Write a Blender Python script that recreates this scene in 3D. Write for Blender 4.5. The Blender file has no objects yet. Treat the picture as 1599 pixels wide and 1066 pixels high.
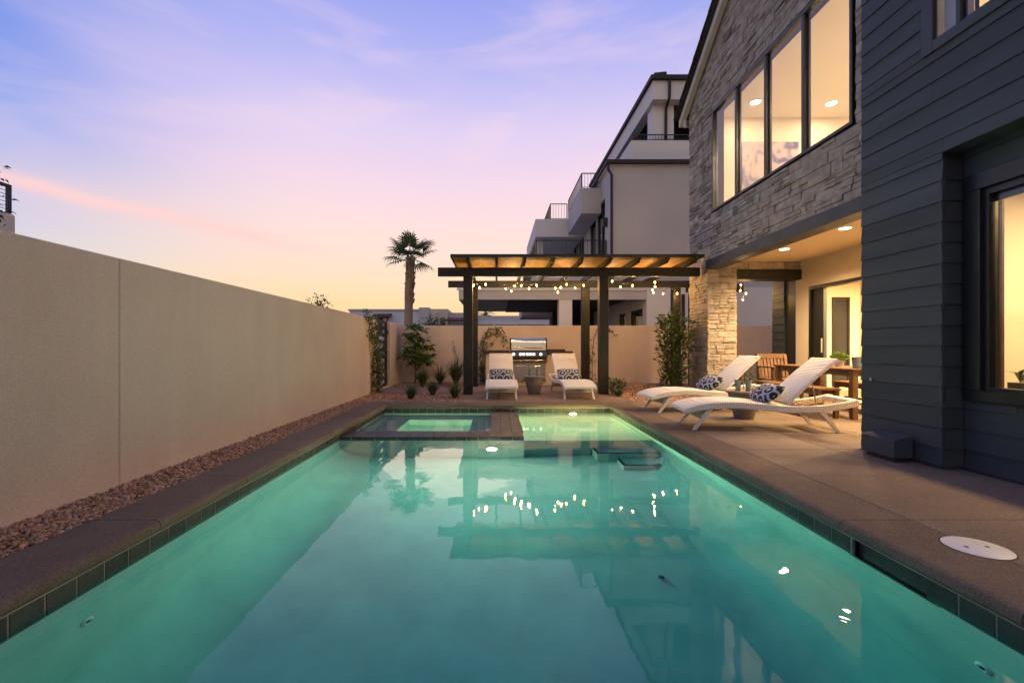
import bpy, bmesh, math, random
import numpy as np
from mathutils import Vector, Matrix

random.seed(11)
rng = np.random.default_rng(11)
sc = bpy.context.scene
COL = sc.collection
R = math.radians


def lin(r, g, b):
    f = lambda c: (c / 255 / 12.92) if c / 255 <= 0.04045 else ((c / 255 + 0.055) / 1.055) ** 2.4
    return (f(r), f(g), f(b), 1.0)


# ------------------------------------------------------------------ camera
cam_d = bpy.data.cameras.new('camera')
cam = bpy.data.objects.new('camera', cam_d)
COL.objects.link(cam)
cam.location = (0, 0, 1.05)
cam.rotation_euler = (R(90), 0, 0)
cam_d.sensor_width = 36.0
cam_d.lens = 36.0 * 700 / 1599
cam_d.shift_x = 24.5 / 1599
cam_d.shift_y = 10.0 / 1599
cam_d.clip_start = 0.05
cam_d.clip_end = 5000
sc.camera = cam

# ------------------------------------------------------------------ exposure / renderer
sc.view_settings.view_transform = 'Standard'
sc.view_settings.look = 'None'
sc.view_settings.gamma = 1.0
sc.view_settings.exposure = 0.4
sc.view_settings.use_curve_mapping = False
sc.render.engine = 'CYCLES'
cy = sc.cycles
cy.max_bounces = 9
cy.diffuse_bounces = 4
cy.glossy_bounces = 4
cy.transmission_bounces = 8
cy.transparent_max_bounces = 16
cy.sample_clamp_indirect = 2.5
cy.blur_glossy = 0.6
cy.caustics_reflective = False
cy.caustics_refractive = True
cy.use_denoising = True

# ------------------------------------------------------------------ world: dusk sky after sunset, glow ahead of the camera
world = bpy.data.worlds.new('World')
sc.world = world
world.use_nodes = True
wt = world.node_tree
wt.nodes.clear()


class NB:
    """small node-graph helper"""
    def __init__(s, tree):
        s.t = tree

    def n(s, kind, **kw):
        nd = s.t.nodes.new(kind)
        for k, v in kw.items():
            if k.startswith('i_'):
                nd.inputs[k[2:].replace('_', ' ')].default_value = v
            else:
                setattr(nd, k, v)
        return nd

    def l(s, a, b):
        s.t.links.new(a, b)

    def math(s, op, a, b=None, c=None, clamp=False):
        nd = s.t.nodes.new('ShaderNodeMath')
        nd.operation = op
        nd.use_clamp = clamp
        for i, v in enumerate((a, b, c)):
            if v is None:
                continue
            if isinstance(v, (int, float)):
                nd.inputs[i].default_value = v
            else:
                s.t.links.new(v, nd.inputs[i])
        return nd.outputs[0]

    def mix(s, fac, a, b, blend='MIX'):
        nd = s.t.nodes.new('ShaderNodeMix')
        nd.data_type = 'RGBA'
        nd.blend_type = blend
        for sock, v in ((nd.inputs['Factor'], fac), (nd.inputs['A'], a), (nd.inputs['B'], b)):
            pass
        ins = [i for i in nd.inputs if i.enabled]
        for i, v in zip(ins, (fac, a, b)):
            if isinstance(v, (int, float)):
                i.default_value = v
            elif isinstance(v, tuple):
                i.default_value = v
            else:
                s.t.links.new(v, i)
        return [o for o in nd.outputs if o.enabled][0]

    def ramp(s, fac, stops, interp='LINEAR'):
        nd = s.t.nodes.new('ShaderNodeValToRGB')
        cr = nd.color_ramp
        cr.interpolation = interp
        while len(cr.elements) < len(stops):
            cr.elements.new(0.5)
        for e, (p, c) in zip(cr.elements, stops):
            e.position = p
            e.color = c
        s.t.links.new(fac, nd.inputs[0])
        return nd.outputs[0]

    def rng(s, v, a, b, c=0.0, d=1.0, smooth=False):
        nd = s.t.nodes.new('ShaderNodeMapRange')
        nd.clamp = True
        if smooth:
            nd.interpolation_type = 'SMOOTHSTEP'
        s.t.links.new(v, nd.inputs[0])
        for i, x in enumerate((a, b, c, d)):
            nd.inputs[i + 1].default_value = x
        return nd.outputs[0]


g = NB(wt)
tc = g.n('ShaderNodeTexCoord')
nrm = g.n('ShaderNodeVectorMath', operation='NORMALIZE')
g.l(tc.outputs['Generated'], nrm.inputs[0])
D = nrm.outputs[0]
sep = g.n('ShaderNodeSeparateXYZ')
g.l(D, sep.inputs[0])
zz = g.math('MAXIMUM', sep.outputs['Z'], 0.0)
A = g.ramp(zz, [(0.0, lin(252, 205, 134)), (0.05, lin(253, 212, 148)), (0.09, lin(253, 219, 166)), (0.14, lin(253, 223, 187)), (0.20, lin(251, 223, 206)),
                (0.26, lin(248, 220, 217)), (0.33, lin(241, 214, 228)), (0.43, lin(220, 205, 238)),
                (0.53, lin(178, 180, 238)), (0.613, lin(152, 162, 235)), (1.0, lin(94, 122, 206))])
B = g.ramp(zz, [(0.0, lin(244, 214, 186)), (0.1, lin(222, 214, 214)), (0.173, lin(204, 208, 224)), (0.227, lin(184, 195, 229)),
                (0.312, lin(140, 168, 232)), (0.39, lin(112, 149, 230)), (0.46, lin(99, 137, 226)), (0.62, lin(106, 138, 218)), (1.0, lin(94, 122, 206))])
C = g.ramp(zz, [(0.0, lin(214, 186, 160)), (0.12, lin(236, 204, 176)), (0.3, lin(228, 206, 192)), (0.55, lin(180, 186, 206)), (1.0, lin(94, 122, 206))])
hx = g.math('MULTIPLY', sep.outputs['X'], sep.outputs['X'])
hy = g.math('MULTIPLY', sep.outputs['Y'], sep.outputs['Y'])
hl = g.math('SQRT', g.math('ADD', g.math('ADD', hx, hy), 1e-6))
hd = g.math('DIVIDE', g.math('ADD', g.math('MULTIPLY', sep.outputs['X'], -0.05), g.math('MULTIPLY', sep.outputs['Y'], 0.9987)), hl)
fac = g.rng(hd, 0.62, 0.965, smooth=True)
sky = g.mix(g.rng(hd, 0.35, -0.5, smooth=True), g.mix(fac, B, A), C)
# thin cirrus, stretched along the horizon
mp = g.n('ShaderNodeMapping')
mp.inputs['Scale'].default_value = (1.3, 1.3, 5.5)
mp.inputs['Rotation'].default_value = (0.0, 0.16, 0.2)
g.l(D, mp.inputs[0])
cn = g.n('ShaderNodeTexNoise')
cn.inputs['Scale'].default_value = 2.3
cn.inputs['Detail'].default_value = 7
cn.inputs['Roughness'].default_value = 0.55
cn.inputs['Distortion'].default_value = 0.5
g.l(mp.outputs[0], cn.inputs['Vector'])
cf = g.math('MULTIPLY', g.rng(cn.outputs[0], 0.42, 0.70, smooth=True), g.rng(zz, 0.06, 0.3))
cl = g.mix(fac, lin(204, 198, 232), lin(247, 216, 228))
sky = g.mix(g.math('MULTIPLY', cf, 0.36), sky, cl)
# one long pink streak low on the west side
d1 = Vector((-775, 700, 268)).normalized()
d2 = Vector((-375, 700, 172)).normalized()
nn = d1.cross(d2).normalized()
dp = g.n('ShaderNodeVectorMath', operation='DOT_PRODUCT')
g.l(D, dp.inputs[0])
dp.inputs[1].default_value = nn
wob = g.n('ShaderNodeTexNoise')
wob.inputs['Scale'].default_value = 6.0
wob.inputs['Detail'].default_value = 5
g.l(D, wob.inputs['Vector'])
dv = g.math('ADD', dp.outputs['Value'], g.math('MULTIPLY', g.math('SUBTRACT', wob.outputs[0], 0.5), 0.035))
dd = g.math('DIVIDE', dv, 0.011)
band = g.math('EXPONENT', g.math('MULTIPLY', g.math('MULTIPLY', dd, dd), -1.0))
band2 = g.math('EXPONENT', g.math('MULTIPLY', g.math('MULTIPLY', g.math('DIVIDE', dv, 0.04), g.math('DIVIDE', dv, 0.04)), -1.0))
band = g.math('ADD', g.math('MULTIPLY', band, 0.62), g.math('MULTIPLY', band2, 0.25))
band = g.math('MULTIPLY', band, g.math('MULTIPLY', g.rng(hd, 0.6, 0.74, smooth=True), g.rng(hd, 0.88, 0.985, 1, 0, smooth=True)))
band = g.math('MULTIPLY', band, g.rng(sep.outputs['X'], -0.2, 0.0, 1, 0))
sky = g.mix(band, sky, lin(252, 208, 204))
bg = g.n('ShaderNodeBackground')
bg.inputs['Strength'].default_value = 0.81
g.l(sky, bg.inputs['Color'])
wo = g.n('ShaderNodeOutputWorld')
g.l(bg.outputs[0], wo.inputs['Surface'])

# faint after-glow, the sun itself is under the horizon ahead
sun_d = bpy.data.lights.new('sun', 'SUN')
sun_d.energy = 0.12
sun_d.angle = R(25)
sun_d.color = (1.0, 0.72, 0.5)
sun = bpy.data.objects.new('sun', sun_d)
COL.objects.link(sun)
sun.rotation_euler = (R(-84), 0, R(5))

# ------------------------------------------------------------------ mesh helpers
WLOC = {}


class MB:
    def __init__(s):
        s.v, s.f = [], []

    def add(s, vs, fs):
        o = len(s.v)
        s.v += [tuple(v) for v in vs]
        s.f += [tuple(i + o for i in f) for f in fs]
        return s

    def box(s, x0, x1, y0, y1, z0, z1, b=0.0):
        x0, x1 = min(x0, x1), max(x0, x1)
        y0, y1 = min(y0, y1), max(y0, y1)
        z0, z1 = min(z0, z1), max(z0, z1)
        if b <= 0:
            return s.add([(x0, y0, z0), (x1, y0, z0), (x1, y1, z0), (x0, y1, z0), (x0, y0, z1), (x1, y0, z1), (x1, y1, z1), (x0, y1, z1)],
                         [(0, 3, 2, 1), (4, 5, 6, 7), (0, 1, 5, 4), (1, 2, 6, 5), (2, 3, 7, 6), (3, 0, 4, 7)])
        b = min(b, (x1 - x0) * .45, (y1 - y0) * .45, (z1 - z0) * .45)
        c = [(x0 + x1) / 2, (y0 + y1) / 2, (z0 + z1) / 2]
        h = [(x1 - x0) / 2, (y1 - y0) / 2, (z1 - z0) / 2]
        vs, idx = [], {}
        for sx in (-1, 1):
            for sy in (-1, 1):
                for sz in (-1, 1):
                    for ax in range(3):
                        sg = (sx, sy, sz)
                        idx[(sg, ax)] = len(vs)
                        vs.append([c[k] + sg[k] * (h[k] - (0 if k == ax else b)) for k in range(3)])
        fs = []
        for ax in range(3):
            a1, a2 = [k for k in range(3) if k != ax]
            for d in (-1, 1):
                q = []
                for (p, r) in ((-1, -1), (1, -1), (1, 1), (-1, 1)):
                    sg = [0, 0, 0]
                    sg[ax], sg[a1], sg[a2] = d, p, r
                    q.append(idx[(tuple(sg), ax)])
                fs.append(q)
            for p in (-1, 1):
                for r in (-1, 1):
                    s1, s2 = [0, 0, 0], [0, 0, 0]
                    s1[a1] = s2[a1] = p
                    s1[a2] = s2[a2] = r
                    s1[ax], s2[ax] = -1, 1
                    fs.append([idx[(tuple(s1), a1)], idx[(tuple(s2), a1)], idx[(tuple(s2), a2)], idx[(tuple(s1), a2)]])
        for sx in (-1, 1):
            for sy in (-1, 1):
                for sz in (-1, 1):
                    fs.append([idx[((sx, sy, sz), k)] for k in range(3)])
        return s.add(vs, fs)

    def prism(s, poly, ax, a, b):
        """poly of 2-D points in the other two axes, extruded along axis ax from a to b"""
        n = len(poly)
        o = [k for k in range(3) if k != ax]
        vs = []
        for t in (a, b):
            for p in poly:
                q = [0, 0, 0]
                q[ax] = t
                q[o[0]], q[o[1]] = p
                vs.append(q)
        fs = [tuple(range(n)), tuple(range(2 * n - 1, n - 1, -1))]
        fs += [(i, (i + 1) % n, n + (i + 1) % n, n + i) for i in range(n)]
        return s.add(vs, fs)

    def tube(s, pts, r, n=8, cap=True):
        pts = [Vector(p) for p in pts]
        rs = r if isinstance(r, (list, tuple)) else [r] * len(pts)
        t0 = (pts[1] - pts[0]).normalized()
        u = t0.orthogonal().normalized()
        vs = []
        for i, p in enumerate(pts):
            t = (pts[min(i + 1, len(pts) - 1)] - pts[max(i - 1, 0)]).normalized()
            u = (u - t * u.dot(t)).normalized()
            w = t.cross(u)
            for k in range(n):
                a = 2 * math.pi * k / n
                vs.append(p + (u * math.cos(a) + w * math.sin(a)) * rs[i])
        fs = []
        for i in range(len(pts) - 1):
            for k in range(n):
                fs.append((i * n + k, i * n + (k + 1) % n, (i + 1) * n + (k + 1) % n, (i + 1) * n + k))
        if cap:
            fs.append(tuple(range(n - 1, -1, -1)))
            fs.append(tuple((len(pts) - 1) * n + k for k in range(n)))
        return s.add(vs, fs)

    def lathe(s, prof, n=24, c=(0, 0, 0)):
        vs, fs = [], []
        for r, z in prof:
            for k in range(n):
                a = 2 * math.pi * k / n
                vs.append((c[0] + r * math.cos(a), c[1] + r * math.sin(a), c[2] + z))
        m = len(prof)
        for i in range(m - 1):
            for k in range(n):
                fs.append((i * n + k, i * n + (k + 1) % n, (i + 1) * n + (k + 1) % n, (i + 1) * n + k))
        fs.append(tuple(range(n - 1, -1, -1)))
        fs.append(tuple((m - 1) * n + k for k in range(n)))
        return s.add(vs, fs)

    def xf(s, M):
        s.v = [tuple(M @ Vector(v)) for v in s.v]
        return s

    def build(s, name, mat, parent=None, smooth=None, world=True, recalc=True):
        me = bpy.data.meshes.new(name)
        off = WLOC.get(parent.name, Vector((0, 0, 0))) if (parent is not None and world) else Vector((0, 0, 0))
        me.from_pydata([(v[0] - off.x, v[1] - off.y, v[2] - off.z) for v in s.v], [], s.f)
        if recalc:
            bm = bmesh.new()
            bm.from_mesh(me)
            bmesh.ops.recalc_face_normals(bm, faces=bm.faces)
            bm.to_mesh(me)
            bm.free()
        if smooth:
            me.shade_smooth()
            me.set_sharp_from_angle(angle=R(smooth))
        return link(name, me, mat, parent)


def link(name, me, mat, parent=None):
    if mat is not None and not me.materials:
        me.materials.append(mat)
    o = bpy.data.objects.new(name, me)
    COL.objects.link(o)
    if parent is not None:
        o.parent = parent
        WLOC[o.name] = WLOC.get(parent.name, Vector((0, 0, 0)))
    return o


def box(name, mat, parent, *a, b=0.0):
    return MB().box(*a, b=b).build(name, mat, parent)


def thing(name, label, cat, loc=(0, 0, 0), group=None, rotz=0.0):
    o = bpy.data.objects.new(name, None)
    o.empty_display_size = 0.1
    COL.objects.link(o)
    o.location = loc
    o.rotation_euler = (0, 0, rotz)
    WLOC[o.name] = Vector(loc)
    return tag(o, label, cat, group)


def tag(o, label, cat, group=None):
    o['label'] = label
    o['category'] = cat
    if group:
        o['group'] = group
    return o


def structure(o, label=None, kind='structure'):
    o['kind'] = kind
    if label:
        o['label'] = label
    return o


def dup(root, loc=None, rotz=None, label=None):
    r = root.copy()
    COL.objects.link(r)
    if loc is not None:
        r.location = loc
    if rotz is not None:
        r.rotation_euler = (0, 0, rotz)
    if label:
        r['label'] = label
    for ch in list(root.children):
        c = ch.copy()
        COL.objects.link(c)
        c.parent = r
        for gch in list(ch.children):
            d = gch.copy()
            COL.objects.link(d)
            d.parent = c
    return r


def np_mesh(name, verts, faces, mat, parent=None, smooth=False):
    """verts (n,3), faces (m,k) arrays"""
    me = bpy.data.meshes.new(name)
    m, k = faces.shape
    me.vertices.add(len(verts))
    me.vertices.foreach_set('co', np.ascontiguousarray(verts, dtype=np.float32).ravel())
    me.loops.add(m * k)
    me.loops.foreach_set('vertex_index', faces.astype(np.int32).ravel())
    me.polygons.add(m)
    me.polygons.foreach_set('loop_start', np.arange(0, m * k, k, dtype=np.int32))
    me.update(calc_edges=True)
    if not smooth:
        me.shade_flat()
    me.validate()
    return link(name, me, mat, parent)


# ------------------------------------------------------------------ materials
def new_mat(name):
    m = bpy.data.materials.new(name)
    m.use_nodes = True
    t = m.node_tree
    t.nodes.clear()
    b = NB(t)
    out = b.n('ShaderNodeOutputMaterial')
    return m, b, out


def surf(name, c1, c2=None, rough=0.7, scale=4.0, detail=6, bump=0.0, bscale=60.0, bdist=0.004, metal=0.0, spec=0.4,
         speck=None, speck_scale=120.0, speck_amt=0.5, rand=0.0, island=False, stretch=(1, 1, 1), rvar=0.12, bdetail=4, coat=0.0, streak=0.0):
    m, b, out = new_mat(name)
    p = b.n('ShaderNodeBsdfPrincipled')
    tcn = b.n('ShaderNodeTexCoord')
    mp = b.n('ShaderNodeMapping')
    mp.inputs['Scale'].default_value = stretch
    b.l(tcn.outputs['Object'], mp.inputs[0])
    vec = mp.outputs[0]
    n1 = b.n('ShaderNodeTexNoise')
    n1.inputs['Scale'].default_value = scale
    n1.inputs['Detail'].default_value = detail
    n1.inputs['Roughness'].default_value = 0.6
    b.l(vec, n1.inputs['Vector'])
    c2 = c2 or tuple(x * 0.8 for x in c1)
    f = b.rng(n1.outputs[0], 0.3, 0.7)
    col = b.mix(f, tuple(c1[:3]) + (1,), tuple(c2[:3]) + (1,))
    if speck:
        v = b.n('ShaderNodeTexVoronoi')
        v.inputs['Scale'].default_value = speck_scale
        b.l(vec, v.inputs['Vector'])
        sv = b.n('ShaderNodeSeparateColor')
        b.l(v.outputs['Color'], sv.inputs[0])
        sf = b.math('MULTIPLY', b.rng(sv.outputs[0], 0.45, 0.95), speck_amt)
        col = b.mix(sf, col, tuple(speck[:3]) + (1,))
        df = b.math('MULTIPLY', b.rng(sv.outputs[1], 0.55, 1.0), speck_amt)
        col = b.mix(df, col, tuple(x * 0.45 for x in c2[:3]) + (1,))
    if streak > 0:
        ms = b.n('ShaderNodeMapping')
        ms.inputs['Scale'].default_value = (2.2, 2.2, 0.35)
        b.l(tcn.outputs['Object'], ms.inputs[0])
        ns = b.n('ShaderNodeTexNoise')
        ns.inputs['Scale'].default_value = 1.4
        ns.inputs['Detail'].default_value = 7
        ns.inputs['Roughness'].default_value = 0.65
        b.l(ms.outputs[0], ns.inputs['Vector'])
        col = b.mix(b.math('MULTIPLY', b.rng(ns.outputs[0], 0.42, 0.72), streak * 2), col, tuple(x * 0.55 for x in c2[:3]) + (1,))
    if rand > 0:
        if island:
            rn = b.n('ShaderNodeNewGeometry').outputs['Random Per Island']
        else:
            rn = b.n('ShaderNodeObjectInfo').outputs['Random']
        k = b.rng(rn, 0, 1, 1 - rand, 1 + rand)
        hs = b.n('ShaderNodeHueSaturation')
        b.l(k, hs.inputs['Value'])
        b.l(b.rng(b.math('FRACT', b.math('MULTIPLY', rn, 7.13)), 0, 1, 0.5 - 0.04 * rand, 0.5 + 0.04 * rand), hs.inputs['Hue'])
        b.l(b.rng(b.math('FRACT', b.math('MULTIPLY', rn, 13.7)), 0, 1, 1 - 0.7 * rand, 1 + 0.7 * rand), hs.inputs['Saturation'])
        b.l(col, hs.inputs['Color'])
        col = hs.outputs[0]
    b.l(col, p.inputs['Base Color'])
    b.l(b.rng(n1.outputs[0], 0.2, 0.8, max(0.03, rough - rvar), min(1, rough + rvar)), p.inputs['Roughness'])
    p.inputs['Metallic'].default_value = metal
    p.inputs['Specular IOR Level'].default_value = spec
    p.inputs['Coat Weight'].default_value = coat
    if bump > 0:
        n2 = b.n('ShaderNodeTexNoise')
        n2.inputs['Scale'].default_value = bscale
        n2.inputs['Detail'].default_value = bdetail
        b.l(vec, n2.inputs['Vector'])
        bp = b.n('ShaderNodeBump')
        bp.inputs['Strength'].default_value = bump
        bp.inputs['Distance'].default_value = bdist
        b.l(n2.outputs[0], bp.inputs['Height'])
        b.l(bp.outputs[0], p.inputs['Normal'])
    b.l(p.outputs[0], out.inputs['Surface'])
    return m


def emit(name, col, strength):
    m, b, out = new_mat(name)
    e = b.n('ShaderNodeEmission')
    e.inputs['Color'].default_value = tuple(col) + (1,)
    e.inputs['Strength'].default_value = strength
    b.l(e.outputs[0], out.inputs['Surface'])
    return m


def glass_mat(name, tint=(0.95, 0.96, 0.97), refl=1.0):
    """thin window glass: clear with a Fresnel mirror"""
    m, b, out = new_mat(name)
    t = b.n('ShaderNodeBsdfTransparent')
    t.inputs['Color'].default_value = tuple(tint) + (1,)
    gl = b.n('ShaderNodeBsdfGlossy')
    gl.inputs['Roughness'].default_value = 0.0
    ge = b.n('ShaderNodeNewGeometry')
    dt = b.n('ShaderNodeVectorMath', operation='DOT_PRODUCT')
    b.l(ge.outputs['Incoming'], dt.inputs[0])
    b.l(ge.outputs['Normal'], dt.inputs[1])
    c = b.math('SUBTRACT', 1.0, b.math('ABSOLUTE', dt.outputs['Value']))
    sch = b.math('ADD', 0.043, b.math('MULTIPLY', b.math('POWER', c, 5.0), 0.957))
    mx = b.n('ShaderNodeMixShader')
    b.l(b.math('MULTIPLY', sch, refl, clamp=True), mx.inputs[0])
    b.l(t.outputs[0], mx.inputs[1])
    b.l(gl.outputs[0], mx.inputs[2])
    b.l(mx.outputs[0], out.inputs['Surface'])
    return m


M = {}
M['stucco'] = surf('stucco_tan', (0.68, 0.555, 0.465), (0.61, 0.49, 0.405), rough=0.92, scale=1.1, bump=0.8, bscale=120, bdist=0.008, spec=0.15,
                   speck=(0.74, 0.64, 0.55), speck_scale=130, speck_amt=0.22, streak=0.07)
M['stucco_grey'] = surf('stucco_grey', (0.52, 0.50, 0.49), (0.46, 0.445, 0.44), rough=0.9, scale=0.8, bump=0.3, bscale=60, spec=0.2)
M['stucco_light'] = surf('stucco_light', (0.72, 0.70, 0.68), (0.66, 0.64, 0.62), rough=0.9, scale=0.7, bump=0.2, bscale=60, spec=0.2)
M['stucco_pale'] = surf('stucco_pale', (0.62, 0.55, 0.46), (0.56, 0.49, 0.41), rough=0.9, scale=0.7, bump=0.2, bscale=60, spec=0.2)
M['stucco_blue'] = surf('stucco_white', (0.62, 0.66, 0.70), (0.56, 0.60, 0.65), rough=0.9, scale=0.5, spec=0.2)
M['siding'] = surf('painted_siding', (0.042, 0.054, 0.067), (0.035, 0.046, 0.058), rough=0.62, scale=2.0, bump=0.12, bscale=40, bdist=0.003,
                   stretch=(1, 0.35, 3), spec=0.35, rand=0.16, speck=(0.06, 0.065, 0.07), speck_scale=60, speck_amt=0.06)
M['trim_dark'] = surf('painted_trim', (0.034, 0.045, 0.058), (0.028, 0.038, 0.050), rough=0.5, scale=3, spec=0.4)
M['frame_black'] = surf('window_frame_metal', (0.010, 0.012, 0.015), (0.008, 0.009, 0.011), rough=0.35, scale=6, spec=0.5)
M['metal_black'] = surf('black_metal', (0.012, 0.012, 0.013), (0.02, 0.02, 0.02), rough=0.45, scale=8, spec=0.5)
M['stone'] = surf('ledge_stone', (0.41, 0.375, 0.34), (0.215, 0.195, 0.175), rough=0.85, scale=6, detail=9, bump=1.0, bscale=22, bdist=0.022,
                  bdetail=8, spec=0.2, rand=0.42, island=True)
M['mortar'] = surf('dark_mortar', (0.05, 0.045, 0.04), (0.035, 0.03, 0.028), rough=0.95, scale=20, bump=0.4, bscale=60, spec=0.1)  # plain dark mortar backing behind the stones
M['pergola'] = surf('stained_dark_timber', (0.012, 0.010, 0.010), (0.007, 0.006, 0.006), rough=0.55, scale=5, bump=0.3, bscale=14,
                    bdist=0.003, stretch=(1, 1, 1), spec=0.4)
M['roof_wood'] = surf('pine_roof_panel', (0.50, 0.30, 0.12), (0.30, 0.16, 0.055), rough=0.6, scale=3.2, detail=8, stretch=(6, 0.8, 6), spec=0.3,
                      rand=0.16, bump=0.2, bscale=20)
M['teak'] = surf('teak_wood', (0.16, 0.078, 0.036), (0.09, 0.042, 0.019), rough=0.55, scale=6, detail=8, stretch=(3, 1, 3), spec=0.35, rand=0.18,
                 bump=0.15, bscale=50)
M['coping'] = surf('exposed_aggregate_coping', (0.155, 0.108, 0.078), (0.115, 0.080, 0.058), rough=0.85, scale=2.2, bump=0.6, bscale=170, bdist=0.004,
                   speck=(0.19, 0.14, 0.115), speck_scale=150, speck_amt=0.55, spec=0.3, rand=0.07)
M['deck'] = surf('exposed_aggregate_deck', (0.205, 0.148, 0.112), (0.145, 0.104, 0.079), rough=0.84, scale=1.3, bump=0.5, bscale=170, bdist=0.004,
                 speck=(0.28, 0.205, 0.165), speck_scale=150, speck_amt=0.5, spec=0.3, rand=0.08)
M['grout'] = surf('grey_grout', (0.30, 0.28, 0.25), (0.24, 0.22, 0.20), rough=0.9, scale=10)
M['tile'] = surf('dark_slate_tile', (0.044, 0.038, 0.034), (0.018, 0.018, 0.019), rough=0.5, scale=9, detail=8, bump=0.3, bscale=30, bdist=0.003,
                 spec=0.5, rand=0.35)
M['plaster'] = surf('pool_plaster', (0.56, 0.60, 0.55), (0.40, 0.46, 0.44), rough=0.8, scale=2.2, detail=8, spec=0.2)
M['gravel_base'] = surf('gravel_bed', (0.20, 0.125, 0.09), (0.14, 0.085, 0.06), rough=0.95, scale=30, bump=0.8, bscale=60, bdist=0.01)
M['gravel'] = surf('red_gravel', (0.41, 0.25, 0.165), (0.25, 0.145, 0.098), rough=0.9, scale=20, bump=0.3, bscale=120, rand=0.42, island=True, spec=0.2)
M['ground'] = surf('desert_ground', (0.24, 0.19, 0.14), (0.18, 0.14, 0.10), rough=0.95, scale=0.3)
M['steel'] = surf('stainless_steel', (0.62, 0.60, 0.58), (0.56, 0.54, 0.53), rough=0.22, scale=8, metal=1.0, stretch=(1, 1, 12), rvar=0.05)
M['steel_brushed'] = surf('brushed_steel', (0.50, 0.48, 0.46), (0.42, 0.41, 0.40), rough=0.34, scale=8, metal=1.0, stretch=(14, 1, 1), rvar=0.06)
M['steel_dark'] = surf('smoked_steel', (0.10, 0.095, 0.09), (0.07, 0.066, 0.063), rough=0.3, scale=8, metal=1.0, stretch=(14, 1, 1), rvar=0.06)
M['granite'] = surf('dark_granite', (0.05, 0.032, 0.026), (0.025, 0.018, 0.016), rough=0.25, scale=40, spec=0.5)
M['concrete'] = surf('cast_concrete', (0.19, 0.16, 0.135), (0.135, 0.115, 0.098), rough=0.8, scale=6, bump=0.25, bscale=50)
M['cup'] = surf('grey_blue_glass', (0.17, 0.22, 0.25), (0.14, 0.19, 0.22), rough=0.18, scale=5, spec=0.6)
M['white'] = surf('white_plastic', (0.72, 0.69, 0.66), (0.66, 0.63, 0.60), rough=0.45, scale=8)
M['fascia_white'] = surf('cream_fascia', (0.60, 0.575, 0.54), (0.54, 0.52, 0.49), rough=0.6, scale=3)
M['roof_tile'] = surf('dark_roof_tile', (0.035, 0.033, 0.035), (0.022, 0.021, 0.023), rough=0.7, scale=10)
M['soffit_wood'] = surf('dark_soffit_wood', (0.06, 0.048, 0.04), (0.035, 0.028, 0.024), rough=0.6, scale=4, stretch=(1, 8, 1))
M['patio_wall'] = surf('cream_patio_stucco', (0.66, 0.56, 0.42), (0.60, 0.51, 0.385), rough=0.9, scale=1.4, bump=0.3, bscale=80, spec=0.15)
M['room'] = surf('cream_room_paint', (0.76, 0.69, 0.56), (0.73, 0.66, 0.54), rough=0.85, scale=1.0, spec=0.2)
M['room_floor'] = surf('room_floor', (0.36, 0.27, 0.19), (0.30, 0.22, 0.15), rough=0.4, scale=3)
M['trunk'] = surf('bark', (0.15, 0.095, 0.062), (0.085, 0.055, 0.038), rough=0.9, scale=9, bump=0.8, bscale=16, bdist=0.02, stretch=(1, 1, 3))
M['palm_trunk'] = surf('palm_bark', (0.42, 0.285, 0.195), (0.25, 0.165, 0.11), rough=0.9, scale=10, bump=0.8, bscale=12, bdist=0.02, stretch=(1, 1, 4))
M['boot'] = surf('dry_leaf_base', (0.42, 0.27, 0.17), (0.22, 0.135, 0.085), rough=0.9, scale=9, rand=0.3, island=True)
M['lens'] = emit('pool_lamp_lens', (1.0, 0.90, 0.58), 4300.0)
M['lens_shelf'] = emit('shelf_lamp_lens', (1.0, 0.74, 0.27), 24000.0)
M['lens_spa'] = emit('spa_lamp_lens', (1.0, 0.78, 0.40), 1500.0)
M['bulb'] = emit('warm_bulb_glass', (1.0, 0.46, 0.09), 34.0)
M['downlight'] = emit('downlight_lens', (1.0, 0.80, 0.50), 14.0)
M['roomlight'] = emit('ceiling_lamp_lens', (1.0, 0.84, 0.62), 12.0)
M['led'] = emit('knob_led', (1.0, 0.97, 0.92), 2.4)
M['glass'] = glass_mat('window_glass')
M['glass_dark'] = glass_mat('tinted_window_glass', (0.45, 0.47, 0.5), 1.6)
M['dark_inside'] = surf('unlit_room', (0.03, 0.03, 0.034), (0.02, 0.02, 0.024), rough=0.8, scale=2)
M['curtain'] = surf('pale_curtain', (0.6, 0.62, 0.66), (0.5, 0.52, 0.56), rough=0.9, scale=3, stretch=(8, 8, 0.5))
M['awning'] = surf('dark_red_awning', (0.13, 0.03, 0.035), (0.10, 0.025, 0.03), rough=0.7)
M['rope'] = surf('tan_strap', (0.40, 0.28, 0.17), (0.30, 0.2, 0.12), rough=0.8, scale=12)


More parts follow.
